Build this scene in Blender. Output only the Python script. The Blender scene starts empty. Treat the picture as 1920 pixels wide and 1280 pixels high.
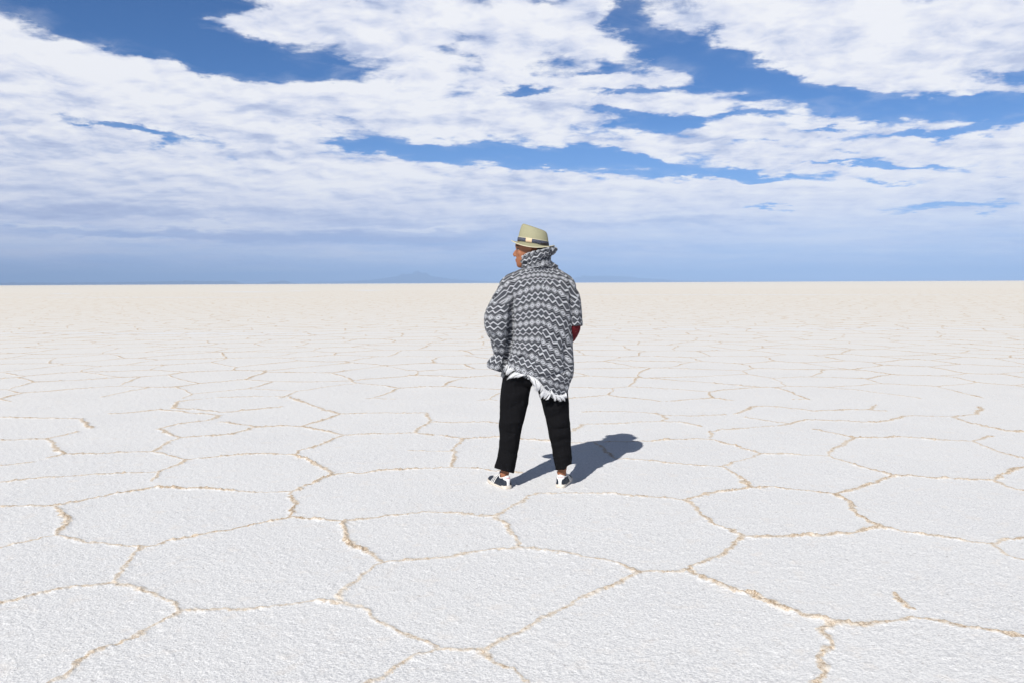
import bpy, bmesh, math, random
import numpy as np
from mathutils import Matrix, Vector
R = math.radians
random.seed(7)
rng = np.random.default_rng(11)
sc = bpy.context.scene
col = sc.collection

# ---------------------------------------------------------------- camera
FPX = 18.0 / 22.3 * 1920.0
CAM = np.array((0.0, 0.0, 1.40))
PITCH = math.atan(109.5 / FPX)
ROLL = math.atan(9.0 / 1920.0)
Rm = Matrix.Rotation(R(90) - PITCH, 3, 'X') @ Matrix.Rotation(-ROLL, 3, 'Z')
RM = np.array(Rm)
cam = bpy.data.objects.new('camera', bpy.data.cameras.new('camera'))
col.objects.link(cam)
cam.matrix_world = Matrix.Translation(CAM) @ Rm.to_4x4()
cam.data.sensor_width = 22.3
cam.data.lens = 18.0
cam.data.clip_start = 0.1
cam.data.clip_end = 90000.0
sc.camera = cam

# ---------------------------------------------------------------- light, exposure
SUN_EL = 40.5
SUN_AZ = 205.5          # clockwise from +Y: behind the camera, to the left
sc.view_settings.view_transform = 'Standard'
sc.view_settings.look = 'None'
sc.view_settings.exposure = 0.0
sc.view_settings.gamma = 1.0
sun = bpy.data.objects.new('sun', bpy.data.lights.new('sun', 'SUN'))
col.objects.link(sun)
sun.data.energy = 5.0
sun.data.angle = R(0.55)
sun.data.color = (1.0, 0.965, 0.90)
sd = Vector((math.sin(R(SUN_AZ)) * math.cos(R(SUN_EL)), math.cos(R(SUN_AZ)) * math.cos(R(SUN_EL)), math.sin(R(SUN_EL))))
sun.rotation_euler = sd.to_track_quat('Z', 'Y').to_euler()
sun.location = (-20, -40, 40)

def ray(px, py):
    return RM @ np.array(((px - 960) / FPX, (640 - py) / FPX, -1.0))
def sky_pt(px, py):
    d = ray(px, py)
    return math.degrees(math.atan2(d[0], d[1])), math.degrees(math.atan2(d[2], math.hypot(d[0], d[1])))
def G(px, py, z=0.0):
    d = ray(px, py)
    t = (z - CAM[2]) / d[2]
    return CAM + d * t

# ---------------------------------------------------------------- node helpers
class NT:
    def __init__(s, tree):
        s.t = tree
    def node(s, kind, **kw):
        n = s.t.nodes.new(kind)
        for k, v in kw.items():
            setattr(n, k, v)
        return n
    def put(s, sock, v):
        if isinstance(v, bpy.types.NodeSocket):
            s.t.links.new(v, sock)
        elif v is not None:
            if sock.type == 'RGBA' and len(v) == 3:
                v = (*v, 1)
            sock.default_value = v
    def m(s, op, a, b=None, c=None, clamp=False):
        n = s.node('ShaderNodeMath', operation=op, use_clamp=clamp)
        for i, v in enumerate((a, b, c)):
            s.put(n.inputs[i], v)
        return n.outputs[0]
    def v(s, op, a, b=None, out=0):
        n = s.node('ShaderNodeVectorMath', operation=op)
        s.put(n.inputs[0], a); s.put(n.inputs[1], b)
        return n.outputs[out]
    def xyz(s, x, y, z=0.0):
        n = s.node('ShaderNodeCombineXYZ')
        for i, v in enumerate((x, y, z)): s.put(n.inputs[i], v)
        return n.outputs[0]
    def sep(s, v):
        n = s.node('ShaderNodeSeparateXYZ'); s.put(n.inputs[0], v)
        return n.outputs
    def noise(s, vec, scale, detail=4, rough=0.55, lac=2.0, dist=0.0, col=False):
        n = s.node('ShaderNodeTexNoise')
        s.put(n.inputs['Vector'], vec)
        n.inputs['Scale'].default_value = scale; n.inputs['Detail'].default_value = detail
        n.inputs['Roughness'].default_value = rough; n.inputs['Lacunarity'].default_value = lac
        n.inputs['Distortion'].default_value = dist
        return n.outputs[1 if col else 0]
    def mr(s, v, a, b, c=0.0, d=1.0, smooth=False):
        n = s.node('ShaderNodeMapRange', interpolation_type='SMOOTHSTEP' if smooth else 'LINEAR')
        for i, q in enumerate((v, a, b, c, d)): s.put(n.inputs[i], q)
        return n.outputs[0]
    def mix(s, f, a, b, blend='MIX'):
        n = s.node('ShaderNodeMix', data_type='RGBA', blend_type=blend)
        s.put(n.inputs[0], f); s.put(n.inputs[6], a); s.put(n.inputs[7], b)
        return n.outputs[2]
    def ramp(s, v, stops, interp='LINEAR'):
        n = s.node('ShaderNodeValToRGB'); s.put(n.inputs[0], v)
        cr = n.color_ramp; cr.interpolation = interp
        while len(cr.elements) < len(stops): cr.elements.new(0.5)
        for e, (p, c) in zip(cr.elements, stops):
            e.position = p; e.color = (*c, 1) if len(c) == 3 else c
        return n.outputs[0]

# ---------------------------------------------------------------- sky (world)
w = bpy.data.worlds.new('World'); sc.world = w; w.use_nodes = True
w.node_tree.nodes.clear()
W = NT(w.node_tree)
wout = W.node('ShaderNodeOutputWorld')
skyt = W.node('ShaderNodeTexSky', sky_type='NISHITA', sun_disc=False, sun_elevation=R(SUN_EL), sun_rotation=R(SUN_AZ),
              altitude=3650.0, air_density=1.0, dust_density=0.25, ozone_density=3.0)
geo = W.node('ShaderNodeTexCoord').outputs['Generated']
x, y, z = W.sep(W.v('NORMALIZE', geo))
DEG = 180 / math.pi
azw = W.m('MULTIPLY', W.m('ARCTAN2', x, y), DEG)
elw = W.m('MULTIPLY', W.m('ARCSINE', z), DEG)
zz = W.m('ADD', W.m('MAXIMUM', z, 0.0), 0.15)
plane = W.xyz(W.m('DIVIDE', x, zz), W.m('DIVIDE', y, zz), 0.0)      # the cloud deck seen in perspective
# ragged edges: warp the layout coordinates with the deck noise
wn1 = W.sep(W.noise(plane, 2.6, 6, 0.62, col=True))
wn2 = W.sep(W.noise(W.v('ADD', plane, (13.0, 5.0, 2.0)), 7.5, 5, 0.62, col=True))
def warped(base, i, a1, a2):
    t = W.m('MULTIPLY_ADD', W.m('SUBTRACT', wn1[i], 0.5), a1, base)
    return W.m('MULTIPLY_ADD', W.m('SUBTRACT', wn2[i], 0.5), a2, t)
azp = warped(azw, 0, 6.5, 3.2)
elp = warped(elw, 1, 2.2, 1.1)
P = W.xyz(azp, elp, 1.0)
PXD = DEG / FPX
def blobs(lst, start, PP=None):
    acc = start
    for (px, py, rx, ry, ang, wt) in lst:
        if lst is GAPS and wt < 0 and ry <= 16 and px > 980: wt *= 1.35
        a, e = sky_pt(px, py)
        rx *= PXD; ry *= PXD
        c, s_ = math.cos(R(ang)), -math.sin(R(ang))
        va = (c / rx, s_ / rx, -(c * a + s_ * e) / rx)
        vb = (-s_ / ry, c / ry, (s_ * a - c * e) / ry)
        p = W.v('DOT_PRODUCT', PP or P, va, out=1); q = W.v('DOT_PRODUCT', PP or P, vb, out=1)
        r2 = W.m('MULTIPLY_ADD', p, p, W.m('MULTIPLY', q, q))
        acc = W.m('MULTIPLY_ADD', W.m('POWER', 0.3679, r2), wt, acc)
    return acc
GAPS = [  # px, py, rx, ry, angle (down to the right), weight: holes in the deck are negative
    (120, 5, 260, 44, 6, -1.9), (330, 45, 130, 50, 14, -1.3), (250, 20, 110, 50, 0, -.6), (420, 118, 100, 34, 8, -1.5), (560, 128, 110, 26, 8, -1.2),
    (410, 12, 70, 16, -8, -0.9), (1010, 4, 40, 7, 0, -.6),
    (1175, 30, 36, 38, 25, -1.3), (1235, 85, 60, 36, 40, -1.2), (1310, 105, 80, 36, 30, -1.2), (1300, 10, 50, 20, 0, -.6), (1400, 145, 90, 26, 16, -1.1),
    (1500, 160, 90, 22, 16, -1.3), (1345, 150, 60, 16, 0, -.7), (1480, 160, 60, 14, 0, -.2),
    (1650, 205, 85, 18, 6, -1.3), (1790, 205, 90, 16, 4, -1.0), (1890, 215, 60, 20, 0, -1.2), (1915, 145, 50, 14, 0, -.9), (1770, 248, 85, 9, 2, -1.2),
    (1230, 232, 110, 14, -3, -1.3), (1165, 215, 60, 9, 4, -.9), (1000, 175, 45, 8, 0, -1.1), (1240, 170, 50, 7, 0, -.6), (1480, 215, 50, 9, 0, -.4),
    (720, 280, 120, 14, 2, -1.3), (950, 292, 240, 20, 4, -1.6), (1200, 300, 140, 12, 10, -1.2), (1400, 331, 140, 7, 3, -1.2), (1050, 305, 160, 14, 6, -.8),
    (280, 248, 110, 13, 6, -1.6), (200, 237, 60, 6, 0, -.5), (1680, 306, 85, 6, 6, -1.1), (1590, 285, 40, 4, 0, -.7), (1440, 268, 60, 4, 6, -.6), (1440, 390, 70, 5, 2, -.9),
    (1800, 390, 110, 8, 0, -1.1), (1670, 343, 60, 4, 3, -.6), (590, 220, 50, 6, 0, -.5), (930, 20, 40, 12, 30, -.3), (820, 60, 30, 24, 30, -.45), (640, 100, 50, 20, 10, -.3),
    (1100, 120, 120, 10, 5, -.3), (1010, 130, 160, 10, 0, -.25), (1050, 60, 60, 8, 0, -.15),
    (1130, 175, 60, 6, 0, -.8), (1400, 215, 60, 6, 0, -.8), (1560, 240, 40, 5, 0, -.8), (1520, 305, 60, 4, 0, -.8), (700, 60, 30, 8, 20, -.6), (1330, 60, 20, 18, 0, -.5), (1600, 175, 60, 10, 10, -.8), (1440, 180, 40, 8, 0, -.6),
    (1120, 140, 70, 6, 0, -.6), (900, 110, 40, 8, 10, -.5),
    # thick parts of the deck
    (150, 160, 330, 50, 10, .75), (620, 45, 170, 26, 2, .45), (385, 36, 50, 12, -10, 1.3), (440, 52, 120, 15, 2, 1.3), (1050, 70, 120, 45, 0, .5), (1600, 80, 220, 70, 12, .6), (780, 200, 360, 30, 4, .6),
    (1500, 270, 300, 14, 3, .25), (1000, 380, 900, 34, 1, .6), (200, 330, 380, 50, 0, .55), (1260, 55, 42, 18, 0, .5), (60, 110, 200, 26, 6, .6), (400, 170, 180, 22, 6, .6),
]
cov = blobs(GAPS, 0.84)
fine = W.noise(plane, 4.4, 8, 0.55, dist=0.3)
fine2 = W.noise(W.v('ADD', W.v('MULTIPLY', plane, (0.9, 1.25, 1.0)), (4.0, 9.0, 0.0)), 14.0, 6, 0.58)
calm = W.mr(elw, 2.0, 11.0, 0.25, 1.0, True)
puff = W.noise(W.v('ADD', plane, (7.0, 1.0, 3.0)), 9.5, 7, 0.58, dist=0.4)
nz = W.m('ADD', W.m('MULTIPLY', W.m('SUBTRACT', fine, 0.5), 3.0), W.m('ADD', W.m('MULTIPLY', W.m('SUBTRACT', fine2, 0.5), 1.3), W.m('MULTIPLY', W.m('SUBTRACT', puff, 0.5), 1.3)))
nz = W.m('MULTIPLY', nz, W.m('MULTIPLY_ADD', calm, .6, .4))
dens = W.mr(W.m('ADD', cov, nz), -0.12, 0.72, smooth=True)
dens = W.m('MAXIMUM', dens, W.m('MULTIPLY', W.mr(puff, .35, .75, 0, 1, True), W.mr(cov, -0.9, 0.6, 0.0, 0.34)))
core = W.mr(W.m('ADD', cov, nz), 0.35, 1.6)
# the deck thins out to a veil near the horizon and ends overhead
front = W.mr(elw, 20.5, 27.0, 1.0, 0.0, True)
back = W.mr(y, -0.5, 0.25, 0.35, 1.0, True)
dens = W.m('MULTIPLY', W.m('MULTIPLY', dens, front), back)
low = W.mr(W.m('MULTIPLY_ADD', wn1[2], 0.8, elp), 1.6, 5.4, 0.0, 1.0, True)
streak_v = W.xyz(W.m('MULTIPLY', azw, 0.10), W.m('MULTIPLY', elw, 1.15), 0.0)
streak = W.noise(streak_v, 1.5, 6, 0.6, dist=0.4)
veil = W.mr(streak, 0.36, 0.66, 0.60, 1.0)
dens = W.m('ADD', W.m('MULTIPLY', dens, low), W.m('MULTIPLY', veil, W.m('SUBTRACT', 1.0, low)))
# clouds: white where the sun reaches, grey-lavender under thick parts and towards the horizon
lit = W.noise(W.v('ADD', plane, (0.08, -0.09, 0.0)), 4.4, 8, 0.55, dist=0.3)
relief = W.m('SUBTRACT', fine, lit)
lit2 = W.noise(W.v('ADD', plane, (7.035, 0.95, 3.0)), 9.5, 7, 0.58, dist=0.4)
relief = W.m('MULTIPLY', W.m('ADD', relief, W.m('MULTIPLY', W.m('SUBTRACT', puff, lit2), .8)), calm)
shade = W.m('MULTIPLY_ADD', relief, 1.8, W.m('MULTIPLY_ADD', W.m('SUBTRACT', W.noise(plane, 1.5, 5, 0.52), 0.5), 1.2, 0.72))
band = W.noise(W.xyz(W.m('MULTIPLY', azw, 0.055), W.m('MULTIPLY', elw, 0.62), 4.0), 1.0, 5, 0.55, dist=0.7)
shade = W.m('MULTIPLY_ADD', W.m('MULTIPLY', W.m('SUBTRACT', band, 0.5), W.mr(elw, 3.0, 12.0, 1.0, 0.15)), 1.6, shade)
GREY = [(520, 447, 620, 13, 1, -.55), (250, 395, 330, 10, 0, -.25), (900, 470, 300, 16, 0, -.25), (1500, 450, 400, 14, 0, .18), (1230, 402, 200, 6, 0, .2), (820, 425, 60, 5, 0, .8), (380, 423, 80, 4.5, 0, .7), (650, 480, 130, 4, 0, .8), (230, 453, 100, 4, 0, .7), (1750, 470, 200, 6, 0, .4), (60, 425, 90, 5, 0, .6),(120, 360, 300, 28, 0, -.30), (150, 400, 420, 14, 0, -.28), (100, 270, 180, 16, 0, -.18), (1800, 60, 180, 60, 10, -.10), (1000, 425, 400, 18, 0, -.20),
        (200, 130, 220, 22, 8, .20), (620, 430, 60, 4, 0, .3), (560, 482, 70, 4, 0, .4), (700, 160, 260, 24, 5, .2), (1750, 330, 200, 20, 0, .12), (300, 350, 120, 12, 0, .2), (720, 424, 60, 4, 0, .25), (130, 424, 130, 4, 0, .18)]
shade = blobs(GREY, shade)
ccol = W.ramp(shade, [(0.0, (.46, .53, .74)), (0.35, (.62, .68, .85)), (0.62, (.79, .82, .93)), (1.0, (.93, .94, .98))])
hz = W.mr(elw, 0.0, 7.5, 1.0, 0.0, True)
lowcol = W.mix(W.mr(azw, -22.0, 20.0, 0, 1, True), (.40, .48, .76, 1), (.44, .60, .93, 1))
ccol = W.mix(W.m('MULTIPLY', hz, 0.55), ccol, lowcol)
# clear air: the sky texture, with the paler band of air above the horizon
tint = W.mix(W.mr(elw, 20.0, 32.0, 0, 1, True), (0.50, 0.80, 1.08, 1), (0.50, 0.46, 0.41, 1))
clear = W.mix(1.0, skyt.outputs[0], tint, 'MULTIPLY')
clear = W.mix(W.mr(elw, 0.0, 13.0, 0.85, 0.0, True), clear, (2.7, 4.5, 8.0, 1))
bgA = W.node('ShaderNodeBackground'); W.put(bgA.inputs[0], clear); bgA.inputs[1].default_value = 0.10
bgC = W.node('ShaderNodeBackground'); W.put(bgC.inputs[0], ccol); bgC.inputs[1].default_value = 1.0
mx = W.node('ShaderNodeMixShader')
W.put(mx.inputs[0], dens); W.put(mx.inputs[1], bgA.outputs[0]); W.put(mx.inputs[2], bgC.outputs[0])
W.put(wout.inputs[0], mx.outputs[0])
w.cycles.sampling_method = 'MANUAL'
w.cycles.sample_map_resolution = 512

# ---------------------------------------------------------------- object helpers
def prop(o, label=None, cat=None, kind=None, group=None):
    if label: o['label'] = label
    if cat: o['category'] = cat
    if kind: o['kind'] = kind
    if group: o['group'] = group
    return o
def link(name, me, mat=None, parent=None, smooth=True):
    o = bpy.data.objects.new(name, me); col.objects.link(o)
    me.name = name
    if mat: me.materials.clear(); me.materials.append(mat)
    if smooth:
        me.polygons.foreach_set('use_smooth', [True] * len(me.polygons))
    if parent:
        o.parent = parent
        o.matrix_parent_inverse = Matrix.Identity(4)
    return o
def np_mesh(name, V, F):
    me = bpy.data.meshes.new(name)
    V = np.asarray(V, dtype=np.float32); F = np.asarray(F, dtype=np.int32)
    me.vertices.add(len(V)); me.vertices.foreach_set('co', V.ravel())
    k = F.shape[1]
    me.loops.add(F.size); me.loops.foreach_set('vertex_index', F.ravel())
    me.polygons.add(len(F)); me.polygons.foreach_set('loop_start', np.arange(0, F.size, k, dtype=np.int32))
    me.update(calc_edges=True); me.validate()
    return me
def newmat(name):
    m = bpy.data.materials.new(name); m.use_nodes = True
    T = NT(m.node_tree); b = m.node_tree.nodes['Principled BSDF']
    return m, T, b

def hash3(ix, iy, iz):
    h = (ix.astype(np.int64) * 374761393 + iy.astype(np.int64) * 668265263 + iz.astype(np.int64) * 2147483647) & 0xffffffff
    h = ((h ^ (h >> 13)) * 1274126177) & 0xffffffff
    h = (h ^ (h >> 16)) & 0xffffffff
    return h / 4294967295.0
def vnoise(x, y, z=None):
    if z is None: z = np.zeros_like(x)
    fx, fy, fz = np.floor(x), np.floor(y), np.floor(z)
    tx, ty, tz = x - fx, y - fy, z - fz
    tx = tx * tx * (3 - 2 * tx); ty = ty * ty * (3 - 2 * ty); tz = tz * tz * (3 - 2 * tz)
    r = 0
    flat = not np.any(tz)
    for a in (0, 1):
        for b in (0, 1):
            for c in ((0,) if flat else (0, 1)):
                r = r + hash3(fx + a, fy + b, fz + c) * (tx if a else 1 - tx) * (ty if b else 1 - ty) * (1 if flat else (tz if c else 1 - tz))
    return r * 2 - 1

# ---------------------------------------------------------------- materials
def salt_material():
    m, T, b = newmat('salt_crust')
    g = T.node('ShaderNodeNewGeometry').outputs['Position']
    crack = T.node('ShaderNodeAttribute', attribute_name='crack').outputs['Fac']
    pale = T.node('ShaderNodeAttribute', attribute_name='pale').outputs['Fac']
    dist = T.v('LENGTH', g, out=1)
    n1 = T.noise(g, 80, 4, 0.62); n2 = T.noise(g, 16, 4, 0.6); n3 = T.noise(g, 1.1, 4, 0.6); n4 = T.noise(g, 140, 3, 0.6)
    base = T.mix(T.mr(T.m('ADD', T.m('MULTIPLY', n1, .6), T.m('MULTIPLY', n4, .4)), .39, .59), (.585, .592, .62, 1), (.905, .905, .912, 1))
    base = T.mix(T.mr(n3, .35, .7, 0, .4), base, (.83, .83, .835, 1))
    # dirt specks
    sp = T.m('MULTIPLY', T.mr(n1, .60, .66), T.mr(n2, .42, .58))
    base = T.mix(T.m('MULTIPLY', sp, .55), base, (.50, .49, .50, 1))
    n5 = T.noise(g, 34, 3, .5)
    base = T.mix(T.m('MULTIPLY', T.mr(n5, .665, .70), .5), base, (.42, .40, .40, 1))
    tint = T.mr(T.noise(g, 9, 3, .6), .56, .70, 0, .28)
    base = T.mix(tint, base, (.83, .76, .70, 1))
    # the crust turns cream with distance
    far = T.m('MULTIPLY', T.mr(T.m('LOGARITHM', T.m('ADD', dist, 1.0), 10.0), .80, 2.1, 0, 1, True), T.m('SUBTRACT', 1.0, T.m('MULTIPLY', pale, .9)))
    base = T.mix(T.m('MULTIPLY', far, .85), base, (.78, .73, .65, 1))
    # ridges: crumbled white salt and tan mud
    edge = T.mr(crack, .12, .42)
    base = T.mix(T.m('MULTIPLY', edge, .7), base, (.72, .64, .54, 1))
    c1 = T.noise(g, 38, 4, .65)
    k = T.m('ADD', crack, T.m('ADD', T.m('MULTIPLY', T.m('SUBTRACT', c1, .5), 1.9), T.m('MULTIPLY', T.m('SUBTRACT', n1, .5), 1.2)))
    tan = T.m('MULTIPLY', T.mr(k, .32, .60), T.mr(crack, .03, .12))
    tcol = T.mix(T.mr(T.m('ADD', T.m('MULTIPLY', n1, .6), T.m('MULTIPLY', n4, .4)), .42, .58), (.34, .225, .13, 1), (.80, .69, .56, 1))
    patch = T.mr(T.noise(g, 2.6, 3, .6), .36, .58, .62, 1.0)
    base = T.mix(T.m('MULTIPLY', tan, patch), base, tcol)
    T.put(b.inputs['Base Color'], base)
    b.inputs['Roughness'].default_value = .85
    b.inputs['Specular IOR Level'].default_value = .25
    nearf = T.mr(dist, 3.0, 30.0, 1.0, .25)
    hb = T.m('ADD', T.m('MULTIPLY', n1, 1.0), T.m('ADD', T.m('MULTIPLY', n4, .5), T.m('MULTIPLY', n2, .35)))
    bp = T.node('ShaderNodeBump'); T.put(bp.inputs['Height'], hb)
    T.put(bp.inputs['Strength'], T.m('MULTIPLY', nearf, .58)); bp.inputs['Distance'].default_value = .011
    T.put(b.inputs['Normal'], bp.outputs[0])
    return m

# ---------------------------------------------------------------- ground: one sheet out to the hills
LC = [  # crack lines read off the ground, left half (2x crop units, origin 0,700)
 [(0,497),(100,495),(195,495),(215,510),(235,530),(245,555),(235,580),(205,607)],
 [(0,652),(60,638),(130,622),(205,607),(260,618),(340,630),(440,645),(530,652)],
 [(195,495),(240,492),(320,470),(430,450),(520,436),(590,424)],
 [(530,652),(600,638),(700,612),(760,600),(870,583),(960,565),(1040,548),(1095,540)],
 [(530,652),(500,670),(480,705),(455,740),(440,780)],
 [(0,865),(100,840),(200,818),(260,800),(340,792),(400,782),(440,780)],
 [(440,780),(500,800),(570,820),(620,845),(670,875),(700,885),(800,882),(900,885),(1000,870),(1100,858),(1200,850),(1265,855)],
 [(700,890),(660,910),(610,935),(540,965),(450,1010),(340,1050),(260,1115),(190,1160),(120,1210)],
 [(1265,850),(1300,800),(1350,765),(1400,730),(1435,708)],
 [(1265,855),(1330,870),(1380,885),(1420,915),(1480,945),(1540,970),(1590,995),(1630,1030)],
 [(1630,1030),(1580,1055),(1530,1075),(1480,1095),(1440,1130),(1390,1160),(1320,1210)],
 [(1630,1030),(1700,1030),(1800,1035),(1850,1020),(1890,1000),(1970,960),(2070,900),(2160,850),(2220,825),(2280,805),(2340,775),(2390,745)],
 [(1800,1035),(1850,1065),(1900,1100),(1980,1150),(2050,1200)],
 [(1435,708),(1400,685),(1350,655),(1310,625),(1290,600),(1290,570),(1310,552)],
 [(1435,706),(1520,695),(1620,690),(1700,683),(1800,668),(1880,655),(1935,650)],
 [(1310,552),(1400,543),(1480,530),(1540,523),(1660,520),(1760,528),(1860,533)],
 [(1095,538),(1200,545),(1310,552)],
 [(1860,533),(1880,555),(1910,570),(1925,600),(1935,650)],
 [(1860,533),(1885,515),(1920,500),(1960,480),(1990,458),(2020,448),(2080,450),(2200,446),(2320,455),(2420,464),(2565,470)],
 [(590,424),(700,430),(760,430),(870,435),(960,442),(1090,443)],
 [(1090,443),(1105,470),(1115,500),(1100,515),(1095,538)],
 [(1090,443),(1130,425),(1180,405),(1260,378)],
 [(1260,378),(1350,372),(1450,362),(1600,355),(1700,350),(1790,356),(1850,368),(1960,372)],
 [(1260,378),(1225,360),(1190,340),(1150,322),(1095,303)],
 [(1095,303),(1040,302),(960,300),(880,305),(800,312),(700,320)],
 [(700,320),(660,345),(610,360),(585,375),(575,400)],
 [(575,370),(520,370),(430,372),(300,380),(220,387),(100,397),(0,408)],
 [(700,320),(660,310),(620,300),(575,290)],
 [(575,290),(480,295),(360,300),(240,300),(190,315)],
 [(575,290),(620,262),(670,240)],
 [(670,240),(640,225),(605,205),(660,190),(720,182),(790,175),(825,155)],
 [(670,240),(760,233),(865,228),(960,200)],
 [(825,182),(900,190),(970,200),(1050,195),(1130,197),(1200,210),(1290,230)],
 [(1290,230),(1240,250),(1200,268),(1130,285),(1095,303)],
 [(1290,230),(1400,225),(1550,222),(1650,232),(1740,245),(1870,238),(2150,258)],
 [(1740,245),(1715,262),(1700,290),(1700,350)],
 [(1540,288),(1620,291),(1700,290)],
 [(240,300),(215,285),(205,265),(180,245)],
 [(0,250),(90,245),(180,245),(230,232),(290,220)],
 [(0,162),(100,165),(200,168),(305,170),(325,190),(345,205)],
 [(415,150),(500,145),(600,135),(740,150),(825,155)],
 [(1130,197),(1180,182),(1230,168),(1270,152)],
 [(1270,152),(1400,148),(1600,148),(1610,180),(1570,205),(1550,222)],
 [(1610,180),(1700,182),(1830,180),(1920,190)],
 [(1270,152),(1200,130),(1130,105),(1080,85)],
 [(1080,85),(950,85),(800,90),(665,105),(650,130)],
 [(650,130),(740,135),(830,145),(950,135),(1055,125)],
 [(0,345),(60,340),(130,330)],
]
RC = [  # right half, origin 960,700
 [(645,470),(740,450),(800,440),(890,425)],
 [(890,425),(870,405),(830,375),(785,350)],
 [(785,350),(700,345),(600,335),(500,325),(390,318)],
 [(785,350),(830,330),(880,320),(925,300)],
 [(925,300),(1000,300),(1100,303),(1185,308)],
 [(1185,308),(1240,325),(1300,345),(1370,365),(1430,380)],
 [(1185,308),(1200,285),(1240,265),(1280,243)],
 [(1280,243),(1380,240),(1470,237),(1600,248),(1720,252),(1800,235)],
 [(1720,252),(1790,280),(1850,298),(1960,325)],
 [(925,300),(880,283),(800,260),(740,245),(690,243),(600,248),(480,253),(330,255),(230,258)],
 [(390,318),(350,290),(310,256)],
 [(1430,380),(1500,382),(1600,392),(1720,397),(1800,400),(1840,380),(1880,357),(1980,345)],
 [(1430,382),(1370,405),(1290,430),(1210,445)],
 [(890,425),(1000,430),(1100,437),(1210,447)],
 [(1210,447),(1250,475),(1290,515),(1340,550),(1385,575)],
 [(1385,575),(1300,590),(1200,608),(1100,605),(1000,608),(870,610)],
 [(1385,578),(1500,592),(1600,608),(1700,625),(1790,635),(1850,622),(1980,600)],
 [(645,470),(690,500),(720,530),(760,565),(820,580),(870,605)],
 [(870,610),(820,655),(790,680),(720,705),(670,730),(600,740),(540,742),(470,745)],
 [(15,650),(100,662),(190,670),(260,685),(360,695),(410,715),(470,745)],
 [(660,735),(720,770),(800,800),(900,830),(980,865),(1080,900),(1150,915),(1190,935)],
 [(1190,935),(1290,938),(1400,928),(1530,920),(1650,942),(1760,955),(1980,990)],
 [(1190,935),(1175,1010),(1155,1060),(1150,1160),(1140,1210)],
 [(1790,638),(1850,670),(1980,725)],
 [(1800,400),(1860,425),(1980,452)],
 [(740,240),(745,215),(850,205),(1000,195),(1040,188)],
 [(1040,188),(1100,172),(1200,175),(1350,182),(1410,178)],
 [(1410,178),(1480,157),(1560,160),(1650,162),(1740,150),(1760,125)],
 [(1040,188),(970,178),(930,170),(870,163)],
 [(1650,162),(1740,190),(1850,215),(1980,220)],
 [(1280,240),(1200,222),(1140,210)],
 [(840,150),(880,135),(910,122),(980,123),(1050,130),(1130,140),(1270,135),(1340,135),(1365,115)],
 [(1345,135),(1400,140)],
 [(230,215),(270,190),(400,187),(480,182),(570,178),(580,165),(540,148),(400,142),(260,143)],
 [(570,178),(650,185),(710,198)],
 [(545,155),(700,157),(800,152)],
 [(1445,830),(1455,850),(1475,868),(1495,880)],
]
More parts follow.
